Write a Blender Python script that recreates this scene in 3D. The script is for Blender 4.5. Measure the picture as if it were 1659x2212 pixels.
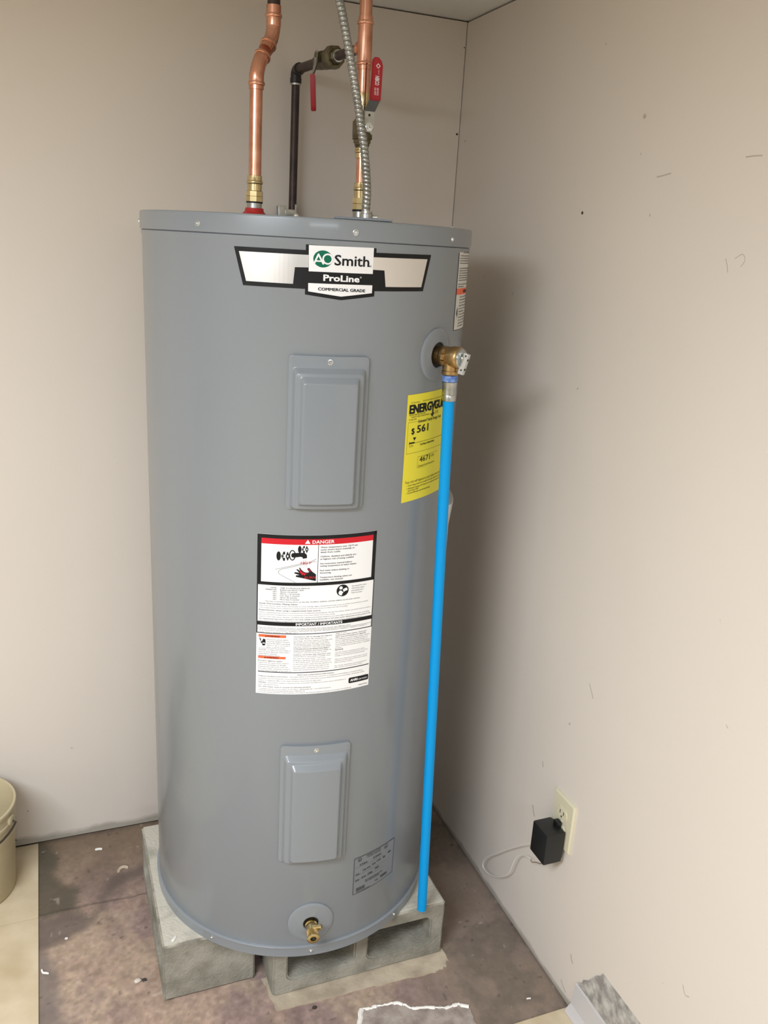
import bpy, bmesh, math, random
import numpy as np
from mathutils import Vector, Matrix
for o in list(bpy.data.objects): bpy.data.objects.remove(o)
SC = bpy.context.scene
COL = SC.collection
random.seed(5)
R_ = math.radians

# ------------------------------------------------------------------ camera
CAM_R = Vector((0.93098967, -0.36072742, 0.05598175))
CAM_U = Vector((0.05880692, 0.29955604, 0.95226463))
CAM_F = Vector((0.36027764, 0.88325642, -0.30009684))
cd = bpy.data.cameras.new('camera')
cam = bpy.data.objects.new('camera', cd); COL.objects.link(cam)
m = Matrix.Identity(4)
for i in range(3):
    m[i][0] = CAM_R[i]; m[i][1] = CAM_U[i]; m[i][2] = -CAM_F[i]
m[0][3], m[1][3], m[2][3] = -0.96762, -2.02991, 1.54701
cam.matrix_world = m
cd.sensor_fit = 'VERTICAL'; cd.sensor_height = 36.0; cd.lens = 36.0 * 1833.35 / 2212
cd.clip_start = 0.02; cd.clip_end = 50
SC.camera = cam

# ------------------------------------------------------------------ world, lamps, exposure
w = bpy.data.worlds.new('world'); SC.world = w; w.use_nodes = True
w.node_tree.nodes['Background'].inputs[0].default_value = (1.0, 0.95, 0.88, 1)
w.node_tree.nodes['Background'].inputs[1].default_value = 0.02
def area_light(name, loc, size, energy, color, rotz=0):
    l = bpy.data.lights.new(name, 'AREA'); l.shape = 'RECTANGLE'; l.size, l.size_y = size
    l.energy = energy; l.color = color
    o = bpy.data.objects.new(name, l); o.location = loc; o.rotation_euler = (0, 0, rotz); COL.objects.link(o)
area_light('overhead_light', (-1.95, -1.95, 2.045), (1.3, 0.5), 76, (0.91, 0.98, 1.07), 0)
area_light('overhead_light', (-1.0, -4.6, 2.045), (1.3, 0.5), 58, (0.91, 0.98, 1.07), 0)  # second lamp out of view, added to lift the upper right walls
SC.view_settings.view_transform = 'Standard'
SC.view_settings.look = 'None'
SC.view_settings.exposure = 0.0
SC.view_settings.gamma = 1.0
SC.view_settings.use_curve_mapping = False

# ------------------------------------------------------------------ materials
def mat(name, col, rough=0.5, metal=0.0, spec=0.5, coat=0.0, noise=0.0, nscale=30.0, bump=0.0, bscale=120.0, col2=None, coat_r=0.1):
    ma = bpy.data.materials.new(name); ma.use_nodes = True
    nt = ma.node_tree; b = nt.nodes['Principled BSDF']
    b.inputs['Base Color'].default_value = (*col, 1)
    b.inputs['Roughness'].default_value = rough
    b.inputs['Metallic'].default_value = metal
    b.inputs['Specular IOR Level'].default_value = spec
    b.inputs['Coat Weight'].default_value = coat
    b.inputs['Coat Roughness'].default_value = coat_r
    tc = nt.nodes.new('ShaderNodeTexCoord')
    if noise > 0:
        n = nt.nodes.new('ShaderNodeTexNoise'); n.inputs['Scale'].default_value = nscale; n.inputs['Detail'].default_value = 6
        nt.links.new(tc.outputs['Object'], n.inputs['Vector'])
        mx = nt.nodes.new('ShaderNodeMix'); mx.data_type = 'RGBA'
        c2 = col2 if col2 else tuple(c * (1 - noise) for c in col)
        mx.inputs[6].default_value = (*col, 1); mx.inputs[7].default_value = (*c2, 1)
        cr = nt.nodes.new('ShaderNodeMapRange'); cr.inputs[1].default_value = 0.38; cr.inputs[2].default_value = 0.66
        nt.links.new(n.outputs['Fac'], cr.inputs[0]); nt.links.new(cr.outputs[0], mx.inputs[0])
        nt.links.new(mx.outputs[2], b.inputs['Base Color'])
    if bump > 0:
        n2 = nt.nodes.new('ShaderNodeTexNoise'); n2.inputs['Scale'].default_value = bscale; n2.inputs['Detail'].default_value = 5
        nt.links.new(tc.outputs['Object'], n2.inputs['Vector'])
        bp = nt.nodes.new('ShaderNodeBump'); bp.inputs['Strength'].default_value = bump; bp.inputs['Distance'].default_value = 0.002
        nt.links.new(n2.outputs['Fac'], bp.inputs['Height']); nt.links.new(bp.outputs['Normal'], b.inputs['Normal'])
    return ma

def wall_material(name, base, dirt_h):
    ma = bpy.data.materials.new(name); ma.use_nodes = True
    nt = ma.node_tree; b = nt.nodes['Principled BSDF']; L = nt.links.new
    b.inputs['Roughness'].default_value = 0.55; b.inputs['Specular IOR Level'].default_value = 0.25
    g = nt.nodes.new('ShaderNodeNewGeometry')
    n = nt.nodes.new('ShaderNodeTexNoise'); n.inputs['Scale'].default_value = 3.0; n.inputs['Detail'].default_value = 5
    L(g.outputs['Position'], n.inputs['Vector'])
    mx = nt.nodes.new('ShaderNodeMix'); mx.data_type = 'RGBA'
    mx.inputs[6].default_value = (*base, 1); mx.inputs[7].default_value = (*[c * 0.94 for c in base], 1)
    L(n.outputs['Fac'], mx.inputs[0])
    # scuffed dirty paint along the bottom edge of the sheet
    n2 = nt.nodes.new('ShaderNodeTexNoise'); n2.inputs['Scale'].default_value = 14.0; n2.inputs['Detail'].default_value = 6
    L(g.outputs['Position'], n2.inputs['Vector'])
    sx = nt.nodes.new('ShaderNodeSeparateXYZ'); L(g.outputs['Position'], sx.inputs[0])
    a = nt.nodes.new('ShaderNodeMath'); a.operation = 'MULTIPLY_ADD'; a.inputs[1].default_value = 0.035; a.inputs[2].default_value = -0.0175
    L(n2.outputs['Fac'], a.inputs[0])
    s = nt.nodes.new('ShaderNodeMath'); s.operation = 'ADD'; L(sx.outputs[2], s.inputs[0]); L(a.outputs[0], s.inputs[1])
    mr = nt.nodes.new('ShaderNodeMapRange'); mr.inputs[1].default_value = dirt_h; mr.inputs[2].default_value = dirt_h * 0.55
    L(s.outputs[0], mr.inputs[0])
    mx2 = nt.nodes.new('ShaderNodeMix'); mx2.data_type = 'RGBA'; mx2.inputs[7].default_value = (0.30, 0.28, 0.23, 1)
    L(mx.outputs[2], mx2.inputs[6]); 
    mu = nt.nodes.new('ShaderNodeMath'); mu.operation = 'MULTIPLY'; mu.inputs[1].default_value = 0.75; L(mr.outputs[0], mu.inputs[0])
    L(mu.outputs[0], mx2.inputs[0])
    # sparse small specks low on the wall
    v = nt.nodes.new('ShaderNodeTexNoise'); v.inputs['Scale'].default_value = 38.0; v.inputs['Detail'].default_value = 2
    L(g.outputs['Position'], v.inputs['Vector'])
    sp = nt.nodes.new('ShaderNodeMapRange'); sp.inputs[1].default_value = 0.76; sp.inputs[2].default_value = 0.80
    L(v.outputs['Fac'], sp.inputs[0])
    mu2 = nt.nodes.new('ShaderNodeMath'); mu2.operation = 'MULTIPLY'; mu2.inputs[1].default_value = 0.5; L(sp.outputs[0], mu2.inputs[0])
    mx3 = nt.nodes.new('ShaderNodeMix'); mx3.data_type = 'RGBA'; mx3.inputs[7].default_value = (0.22, 0.18, 0.14, 1)
    L(mx2.outputs[2], mx3.inputs[6]); L(mu2.outputs[0], mx3.inputs[0])
    L(mx3.outputs[2], b.inputs['Base Color'])
    n3 = nt.nodes.new('ShaderNodeTexNoise'); n3.inputs['Scale'].default_value = 160; L(g.outputs['Position'], n3.inputs['Vector'])
    bp = nt.nodes.new('ShaderNodeBump'); bp.inputs['Strength'].default_value = 0.05; bp.inputs['Distance'].default_value = 0.002
    L(n3.outputs['Fac'], bp.inputs['Height']); L(bp.outputs['Normal'], b.inputs['Normal'])
    return ma

M = dict(
    wall_back=wall_material('painted_wallboard', (0.715, 0.65, 0.58), 0.032),
    wall_right=wall_material('painted_wallboard_right', (0.735, 0.67, 0.60), 0.022),
    far_wall=mat('dim_rear_wall', (0.34, 0.325, 0.30), 0.8),  # unseen rear wall, colour kept dark to cut bounced light
    ceiling=mat('ceiling_board', (0.80, 0.78, 0.74), 0.7, noise=0.06, nscale=4),
    dark=mat('dark_gap', (0.012, 0.011, 0.010), 0.9),
    black=mat('black_ink', (0.010, 0.010, 0.011), 0.5, spec=0.22),
    tile=mat('vinyl_tile', (0.66, 0.555, 0.39), 0.45, noise=0.2, nscale=9, bump=0.1, col2=(0.53, 0.42, 0.265)),
    enamel=mat('grey_enamel', (0.216, 0.238, 0.260), 0.34, spec=0.5, coat=0.28, coat_r=0.10, bump=0.012, bscale=9),
    enamel_dull=mat('grey_enamel_shadowline', (0.20, 0.21, 0.22), 0.45),
    plate=mat('rating_sticker', (0.18, 0.195, 0.215), 0.4),
    plate_ink=mat('faded_ink', (0.055, 0.058, 0.062), 0.6),
    white=mat('white_sticker', (0.83, 0.83, 0.84), 0.45, spec=0.3),
    white2=mat('white_paper', (0.66, 0.65, 0.61), 0.5),
    grey_ink=mat('grey_ink', (0.10, 0.10, 0.10), 0.6),
    red=mat('red_ink', (0.58, 0.014, 0.025), 0.5, spec=0.25),
    orange=mat('orange_ink', (0.85, 0.13, 0.045), 0.42),
    green=mat('green_ink', (0.0, 0.13, 0.07), 0.5, spec=0.25),
    yellow=mat('yellow_sticker', (0.80, 0.70, 0.035), 0.42),
    foil=mat('silver_foil', (0.80, 0.79, 0.77), 0.30, metal=1.0),
    copper=mat('copper', (0.78, 0.41, 0.29), 0.25, metal=1.0, noise=0.25, nscale=40, col2=(0.60, 0.29, 0.19)),
    brass=mat('brass', (0.66, 0.54, 0.29), 0.22, metal=1.0, noise=0.2, nscale=60),
    bronze=mat('cast_bronze', (0.50, 0.33, 0.145), 0.36, metal=1.0, noise=0.25, nscale=90, bump=0.15, bscale=300),
    old_brass=mat('aged_brass', (0.17, 0.145, 0.085), 0.4, metal=0.8, noise=0.4, nscale=80),
    old_pipe=mat('darkened_copper', (0.058, 0.038, 0.032), 0.42, metal=0.35, noise=0.4, nscale=30, bump=0.1),
    galv=mat('galvanised_steel', (0.52, 0.54, 0.52), 0.30, metal=1.0, noise=0.3, nscale=70),
    zinc=mat('zinc_plated_steel', (0.72, 0.76, 0.78), 0.22, metal=1.0),
    conduit=mat('galvanised_conduit', (0.44, 0.46, 0.45), 0.30, metal=1.0, noise=0.25, nscale=60),
    grey_dip=mat('grey_plastic', (0.10, 0.105, 0.105), 0.5),
    red_grip=mat('red_vinyl_grip', (0.42, 0.012, 0.022), 0.38),
    red_plastic=mat('red_plastic', (0.45, 0.018, 0.02), 0.4),
    blue_plastic=mat('blue_plastic', (0.02, 0.07, 0.25), 0.4),
    blue_pipe=mat('blue_pex', (0.0, 0.30, 0.71), 0.42, spec=0.22),
    sealant=mat('blue_sealant', (0.07, 0.16, 0.46), 0.35, noise=0.5, nscale=120, col2=(0.25, 0.36, 0.62), bump=0.4, bscale=200),
    black_rubber=mat('black_rubber', (0.012, 0.012, 0.012), 0.6),
    concrete=mat('concrete_block', (0.345, 0.33, 0.28), 0.92, spec=0.1, noise=0.35, nscale=18, col2=(0.215, 0.205, 0.168), bump=0.9, bscale=170),
    dust=mat('pale_dust', (0.60, 0.58, 0.53), 0.95, spec=0.1, noise=0.2, nscale=40, bump=0.3),
    bucket=mat('beige_plastic', (0.56, 0.48, 0.31), 0.45, noise=0.1, nscale=10),
    wire=mat('bucket_wire', (0.12, 0.10, 0.08), 0.4, metal=0.8),
    ivory=mat('ivory_plastic', (0.68, 0.63, 0.46), 0.38),
    ivory_paint=mat('ivory_paint', (0.60, 0.55, 0.42), 0.5),
    black_plastic=mat('black_plastic', (0.011, 0.012, 0.013), 0.36, noise=0.3, nscale=50),
    bell_wire=mat('white_bell_wire', (0.78, 0.76, 0.70), 0.4),
    bare_wire=mat('wire_end', (0.25, 0.20, 0.15), 0.5),
    cove=mat('white_vinyl_base', (0.60, 0.58, 0.58), 0.4),
    scrape=mat('glue_residue', (0.27, 0.25, 0.235), 0.85, noise=0.5, nscale=42, col2=(0.56, 0.54, 0.50), bump=1.0, bscale=70),
    plaster=mat('plaster_residue', (0.42, 0.36, 0.315), 0.9, noise=0.5, nscale=34, col2=(0.255, 0.205, 0.18), bump=0.6, bscale=120),
    plaster_edge=mat('white_plaster_edge', (0.86, 0.83, 0.78), 0.9, bump=0.5),
    pale=mat('pale_mortar', (0.54, 0.46, 0.345), 0.92, noise=0.35, nscale=20, col2=(0.38, 0.31, 0.23), bump=0.5),
    scuff=mat('scuff', (0.47, 0.42, 0.36), 0.8),
    hole=mat('nail_hole', (0.05, 0.035, 0.02), 0.9),
    paper=mat('paper_scrap', (0.80, 0.77, 0.72), 0.7),
    wood=mat('wood_chip', (0.50, 0.41, 0.30), 0.8),
    pebble=mat('pebble', (0.62, 0.55, 0.47), 0.9, bump=0.4),
    debris=mat('dark_debris', (0.05, 0.04, 0.035), 0.9),
    clear=mat('plastic_sleeve', (0.62, 0.62, 0.60), 0.3),
)

def dust_top(ma):
    nt = ma.node_tree; b = nt.nodes['Principled BSDF']; L = nt.links.new
    src = b.inputs['Base Color'].links[0].from_socket
    g = nt.nodes.new('ShaderNodeTexCoord'); sx = nt.nodes.new('ShaderNodeSeparateXYZ'); L(g.outputs['Object'], sx.inputs[0])
    n = nt.nodes.new('ShaderNodeTexNoise'); n.inputs['Scale'].default_value = 16; n.inputs['Detail'].default_value = 5; L(g.outputs['Object'], n.inputs['Vector'])
    a = nt.nodes.new('ShaderNodeMath'); a.operation = 'MULTIPLY_ADD'; a.inputs[1].default_value = 0.02; L(n.outputs['Fac'], a.inputs[0]); L(sx.outputs[2], a.inputs[2])
    mr = nt.nodes.new('ShaderNodeMapRange'); mr.inputs[1].default_value = 0.1475; mr.inputs[2].default_value = 0.1525; L(a.outputs[0], mr.inputs[0])
    mx = nt.nodes.new('ShaderNodeMix'); mx.data_type = 'RGBA'; mx.inputs[7].default_value = (0.56, 0.53, 0.45, 1)
    L(mr.outputs[0], mx.inputs[0]); L(src, mx.inputs[6]); L(mx.outputs[2], b.inputs['Base Color'])
dust_top(M['concrete'])

# ------------------------------------------------------------------ object helpers
ROOT = {}
def root_of(o):
    while o.parent: o = o.parent
    return o
def obj(name, bm, m, parent=None, loc=None, smooth=35, label=None, cat=None, group=None, kind=None):
    """link a bmesh (world coordinates) as one mesh object"""
    org = Vector(loc) if loc is not None else (Vector(root_of(parent).location) if parent else Vector((0, 0, 0)))
    if org.length > 0: bmesh.ops.translate(bm, verts=bm.verts, vec=-org)
    me = bpy.data.meshes.new(name); bm.to_mesh(me); bm.free()
    for mm in (m if isinstance(m, (list, tuple)) else [m]): me.materials.append(mm)
    if smooth:
        for p in me.polygons: p.use_smooth = True
        me.set_sharp_from_angle(angle=R_(smooth))
    o = bpy.data.objects.new(name, me); COL.objects.link(o)
    if parent: o.parent = parent
    else: o.location = org
    tag(o, label, cat, group, kind); return o
def tag(o, label=None, cat=None, group=None, kind=None):
    if label: o['label'] = label
    if cat: o['category'] = cat
    if group: o['group'] = group
    if kind: o['kind'] = kind
def thing(name, label, cat, loc, group=None):
    o = bpy.data.objects.new(name, None); o.empty_display_size = 0.05; COL.objects.link(o); o.location = loc
    tag(o, label, cat, group); return o
def box(bm, a, b, bevel=0):
    a = Vector(a); b = Vector(b)
    r = bmesh.ops.create_cube(bm, size=1.0)
    vs = r['verts']
    for v in vs: v.co = Vector((a[i] + (v.co[i] + 0.5) * (b[i] - a[i]) for i in range(3)))
    if bevel:
        es = list({e for v in vs for e in v.link_edges})
        bmesh.ops.bevel(bm, geom=es, offset=bevel, segments=2, affect='EDGES', profile=0.7)
    return bm
def frame(d):
    d = Vector(d).normalized()
    a = Vector((0, 0, 1)) if abs(d.z) < 0.9 else Vector((1, 0, 0))
    x = a.cross(d).normalized(); return x, d.cross(x), d
def lathe(bm, org, d, prof, seg=32, cap=True, phase=0.0):
    x, y, d = frame(d); org = Vector(org); rings = []
    for s, r in prof:
        rings.append([bm.verts.new(org + d * s + (x * math.cos(phase + 2 * math.pi * k / seg) + y * math.sin(phase + 2 * math.pi * k / seg)) * max(r, 1e-5)) for k in range(seg)])
    for a, b in zip(rings, rings[1:]):
        for k in range(seg):
            bm.faces.new((a[k], a[(k + 1) % seg], b[(k + 1) % seg], b[k]))
    if cap:
        bm.faces.new(rings[0][::-1]); bm.faces.new(rings[-1])
    return bm
def catmull(pts, n=8):
    P = [Vector(p) for p in pts]; P = [P[0] * 2 - P[1]] + P + [P[-1] * 2 - P[-2]]
    out = []
    for i in range(1, len(P) - 2):
        for k in range(n):
            t = k / n; a, b, c, d = P[i - 1:i + 3]
            out.append(0.5 * ((2 * b) + (c - a) * t + (2 * a - 5 * b + 4 * c - d) * t * t + (3 * b - a - 3 * c + d) * t ** 3))
    out.append(P[-2]); return out
def sweep(bm, pts, r, seg=16, rfun=None, cap=True):
    pts = [Vector(p) for p in pts]; n = len(pts); rings = []; s = 0
    t0 = (pts[1] - pts[0]).normalized(); x, y, _ = frame(t0)
    for i, p in enumerate(pts):
        t = (pts[min(i + 1, n - 1)] - pts[max(i - 1, 0)]).normalized()
        q = t0.rotation_difference(t); x = q @ x; y = q @ y; t0 = t
        if i: s += (p - pts[i - 1]).length
        ring = []
        for k in range(seg):
            a = 2 * math.pi * k / seg
            rr = rfun(s, a) if rfun else r
            ring.append(bm.verts.new(p + (x * math.cos(a) + y * math.sin(a)) * rr))
        rings.append(ring)
    for a, b in zip(rings, rings[1:]):
        for k in range(seg): bm.faces.new((a[k], a[(k + 1) % seg], b[(k + 1) % seg], b[k]))
    if cap: bm.faces.new(rings[0][::-1]); bm.faces.new(rings[-1])
    return bm
def prism(bm, pts, ax, h):
    """extrude a planar polygon (3d points) along vector"""
    a = [bm.verts.new(Vector(p)) for p in pts]; b = [bm.verts.new(Vector(p) + Vector(ax) * h) for p in pts]
    bm.faces.new(a[::-1]); bm.faces.new(b); n = len(a)
    for k in range(n): bm.faces.new((a[k], a[(k + 1) % n], b[(k + 1) % n], b[k]))
    bmesh.ops.recalc_face_normals(bm, faces=bm.faces); return bm
def NB(): return bmesh.new()
def ring_prof(s, r, h=0.0025, out=0.0017):
    """a rolled bead at s on a tube of radius r"""
    return [(s - h, r), (s - h * 0.8, r + out * 0.7), (s - h * 0.3, r + out), (s + h * 0.3, r + out), (s + h * 0.8, r + out * 0.7), (s + h, r)]

# ------------------------------------------------------------------ room
Hc = 2.0573
def struct(name, bm, m, parent=None, smooth=0): return obj(name, bm, m, parent, smooth=smooth, kind=None if parent else 'structure')
wb = struct('wall_back', box(NB(), (-6.0, 0, 0.007), (-0.0018, 0.012, Hc - 0.0035)), M['wall_back'])
obj('gap_blackout', box(NB(), (-6.0, 0.0125, -0.01), (0.1, 0.06, Hc + 0.01)), M['dark'], wb, smooth=0)  # added black sheet, blocks light leaks and darkens the gaps at the panel edges
wr = struct('wall_right', box(NB(), (0, -7.0, 0.005), (0.012, 0.012, Hc - 0.004)), M['wall_right'])
obj('gap_blackout', box(NB(), (0.0125, -7.0, -0.01), (0.06, 0.06, Hc + 0.01)), M['dark'], wr, smooth=0)  # same added sheet, keeps stray light out of the right wall's gaps
struct('wall_left', box(NB(), (-3.66, -7.0, 0), (-3.6, 0.06, Hc)), M['wall_back'])
struct('wall_rear', box(NB(), (-6.06, -7.06, 0), (0.06, -7.0, Hc)), M['far_wall'])
struct('ceiling', box(NB(), (-6.06, -7.06, Hc), (0.06, 0.06, Hc + 0.05)), M['ceiling'])

# bare concrete floor where the vinyl tiles were taken up, stains and darker back and right zones held in a colour attribute
def vnoise(x, y, seed, sc):
    rs = np.random.RandomState(seed); g = rs.rand(64, 64)
    xs = x * sc + 100; ys = y * sc + 100
    xi = np.floor(xs).astype(int); yi = np.floor(ys).astype(int); fx = xs - xi; fy = ys - yi
    fx = fx * fx * (3 - 2 * fx); fy = fy * fy * (3 - 2 * fy)
    a = g[xi % 64, yi % 64]; b = g[(xi + 1) % 64, yi % 64]; c = g[xi % 64, (yi + 1) % 64]; d = g[(xi + 1) % 64, (yi + 1) % 64]
    return (a * (1 - fx) + b * fx) * (1 - fy) + (c * (1 - fx) + d * fx) * fy
def fbm(x, y, seed, sc, oc=4):
    t = 0; amp = 1; tot = 0
    for i in range(oc): t = t + amp * vnoise(x, y, seed + i, sc * 2 ** i); tot += amp; amp *= 0.55
    return np.clip((t / tot - 0.5) * 1.25 + 0.5, 0, 1)
def inpoly(x, y, poly):
    r = np.zeros(x.shape, bool); j = len(poly) - 1
    for i in range(len(poly)):
        (xi, yi), (xj, yj) = poly[i], poly[j]
        r ^= ((yi > y) != (yj > y)) & (x < (xj - xi) * (y - yi) / ((yj - yi) + 1e-12) + xi); j = i
    return r
X0, X1, Y0, Y1 = -1.10, 0.02, -0.90, 0.02; ST = 0.0035
nx, ny = int((X1 - X0) / ST) + 1, int((Y1 - Y0) / ST) + 1
gx, gy = np.meshgrid(np.linspace(X0, X1, nx), np.linspace(Y0, Y1, ny), indexing='ij')
wx = gx + 0.05 * (fbm(gx, gy, 3, 14) - 0.5); wy = gy + 0.05 * (fbm(gx, gy, 9, 14) - 0.5)
n1 = fbm(gx, gy, 21, 5, 5)[..., None]; n2 = fbm(gx, gy, 31, 11, 5)[..., None]; n3 = fbm(gx, gy, 41, 34, 4)[..., None]; n4 = fbm(gx, gy, 51, 110, 3)[..., None]
def mixc(a, b, t): return a * (1 - t) + b * t
def sst(a, b, x): t = np.clip((x - a) / (b - a), 0, 1); return t * t * (3 - 2 * t)
C_ = lambda *c: np.array(c)
col = mixc(C_(0.40, 0.29, 0.225), C_(0.30, 0.215, 0.19), sst(0.38, 0.62, n1))
col = mixc(col, C_(0.44, 0.335, 0.245), sst(0.52, 0.72, n2) * 0.7)
col = mixc(col, C_(0.20, 0.15, 0.125), sst(0.60, 0.80, n3) * 0.45)
col = col * (0.76 + 0.48 * n4) * (0.72 + 0.56 * n3)
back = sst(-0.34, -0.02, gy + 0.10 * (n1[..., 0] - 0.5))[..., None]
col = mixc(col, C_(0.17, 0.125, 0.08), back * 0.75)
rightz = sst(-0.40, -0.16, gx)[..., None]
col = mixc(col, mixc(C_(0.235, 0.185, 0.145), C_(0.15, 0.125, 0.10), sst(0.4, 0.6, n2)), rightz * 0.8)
dark1 = [(-1.09, 0.01), (-1.022, -0.006), (-1.02, -0.123), (-0.97, -0.1875), (-0.9745, -0.281), (-1.0, -0.275), (-1.09, -0.27)]
dark2 = [(-1.09, -0.27), (-1.0, -0.275), (-0.95, -0.30), (-0.925, -0.26), (-0.91, -0.20), (-0.80, -0.14), (-0.80, -0.165), (-0.90, -0.25), (-0.95, -0.33), (-1.01, -0.364), (-1.09, -0.385)]
grey3 = [(-1.09, -0.37), (-1.045, -0.385), (-1.02, -0.42), (-1.008, -0.53), (-0.985, -0.62), (-1.09, -0.75)]
for poly, c, k in ((dark1, C_(0.105, 0.092, 0.066), 0.85), (dark2, C_(0.14, 0.11, 0.095), 0.85), (grey3, C_(0.20, 0.165, 0.145), 0.8)):
    mk = inpoly(wx, wy, poly).astype(float)
    for _ in range(14):
        mk[1:-1, 1:-1] = (mk[1:-1, 1:-1] * 2 + mk[:-2, 1:-1] + mk[2:, 1:-1] + mk[1:-1, :-2] + mk[1:-1, 2:]) / 6
    col = mixc(col, c * (0.85 + 0.3 * n2), mk[..., None] * k)
spk = fbm(gx, gy, 77, 70, 2)[..., None]
col = mixc(col, C_(0.05, 0.04, 0.035), sst(np.quantile(spk, .985), np.quantile(spk, .998), spk) * 0.45)
spk2 = fbm(gx, gy, 87, 60, 2)[..., None]
col = mixc(col, C_(0.55, 0.48, 0.40), sst(np.quantile(spk2, .990), np.quantile(spk2, .999), spk2) * 0.35)
crack = np.exp(-((gy + 0.262 + 0.012 * (fbm(gx, gy, 55, 20) - 0.5)) / 0.0025) ** 2) * (gx < -0.80)
col = mixc(col, C_(0.07, 0.055, 0.045), crack[..., None] * 0.7)
hz = (0.0012 * (n2[..., 0] - 0.5) + 0.0008 * (n3[..., 0] - 0.5))
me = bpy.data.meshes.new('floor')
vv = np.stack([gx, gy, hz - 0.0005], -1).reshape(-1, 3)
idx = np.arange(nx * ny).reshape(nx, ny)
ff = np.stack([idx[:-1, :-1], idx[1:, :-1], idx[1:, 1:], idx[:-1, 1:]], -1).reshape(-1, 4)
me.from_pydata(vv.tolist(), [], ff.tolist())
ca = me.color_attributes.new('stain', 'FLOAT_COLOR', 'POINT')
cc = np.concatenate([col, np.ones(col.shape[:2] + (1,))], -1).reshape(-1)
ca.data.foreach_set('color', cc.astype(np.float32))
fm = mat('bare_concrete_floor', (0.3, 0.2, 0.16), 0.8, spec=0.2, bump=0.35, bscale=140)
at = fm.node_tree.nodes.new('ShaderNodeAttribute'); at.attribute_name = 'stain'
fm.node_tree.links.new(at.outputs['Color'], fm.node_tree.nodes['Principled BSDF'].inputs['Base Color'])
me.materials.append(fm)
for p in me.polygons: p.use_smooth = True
floor = bpy.data.objects.new('floor', me); COL.objects.link(floor); tag(floor, kind='structure')
obj('subfloor', box(NB(), (-6.06, -7.06, -0.06), (0.06, 0.06, -0.004)), M['tile'], floor, smooth=0)
# vinyl tiles round the bare patch: each a part of the floor
TS = 0.305
def tile_mesh():
    bm = box(NB(), (0.0006, 0.0006, -0.002), (TS - 0.0006, TS - 0.0006, 0.0035), 0.0007)
    me = bpy.data.meshes.new('tile'); bm.to_mesh(me); bm.free(); me.materials.append(M['tile']); return me
TM = tile_mesh()
def put_tile(x, y, sx=1.0, sy=1.0):
    o = bpy.data.objects.new('tile', TM); COL.objects.link(o); o.parent = floor
    o.location = (x, y, 0.0); o.scale = (sx, sy, 1)
for i in range(3):
    for j in range(-1, 5):
        y0 = -0.27 - TS * (j + 1)
        if j == -1: put_tile(-1.06 - TS * (i + 1), -0.27, 1, 0.27 / TS)
        else: put_tile(-1.06 - TS * (i + 1), y0)
for i in range(4):
    for j in range(3):
        wdt = min(TS, 1.06 - TS * i)
        put_tile(-1.06 + TS * i, -0.875 - TS * (j + 1), wdt / TS)
def flat_patch(name, pts, z0, h, m, parent, jag=0.004, sub=10):
    rnd = random.Random(name + str(len(pts))); P = []
    for (a, b) in zip(pts, pts[1:] + pts[:1]):
        for k in range(sub):
            t = k / sub
            P.append((a[0] + (b[0] - a[0]) * t + rnd.uniform(-jag, jag), a[1] + (b[1] - a[1]) * t + rnd.uniform(-jag, jag), z0))
    return obj(name, prism(NB(), P, (0, 0, 1), h), m, parent, smooth=0)
flat_patch('mortar_patch', [(-0.607, -0.60), (-0.197, -0.60), (-0.194, -0.672), (-0.205, -0.694), (-0.243, -0.700), (-0.40, -0.693), (-0.596, -0.688)], -0.001, 0.0026, M['pale'], floor, 0.003, 8)
pl = [(-0.449, -0.78), (-0.426, -0.737), (-0.402, -0.740), (-0.376, -0.741), (-0.347, -0.746), (-0.322, -0.768), (-0.286, -0.778), (-0.256, -0.790), (-0.228, -0.789), (-0.205, -0.803), (-0.21, -0.86), (-0.43, -0.86)]
flat_patch('plaster_patch', pl, -0.001, 0.0024, M['plaster'], floor, 0.003, 6)
bm = NB()
for a, b in zip(pl[:10], pl[1:10]):
    for k in range(3):
        t0, t1 = k / 3, (k + 1) / 3
        p0 = Vector((a[0] + (b[0] - a[0]) * t0, a[1] + (b[1] - a[1]) * t0 - 0.003, 0.0014)); p1 = Vector((a[0] + (b[0] - a[0]) * t1, a[1] + (b[1] - a[1]) * t1 - 0.003, 0.0014))
        sweep(bm, [p0, (p0 + p1) / 2 + Vector((random.uniform(-.002, .002), random.uniform(-.002, .002), 0)), p1], 0.0, 6, rfun=lambda s, a, q=random.uniform(0.0018, 0.0055): q * (0.35 + 0.65 * abs(math.cos(a))))
obj('plaster_ridge', bm, M['plaster_edge'], floor)

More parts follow.
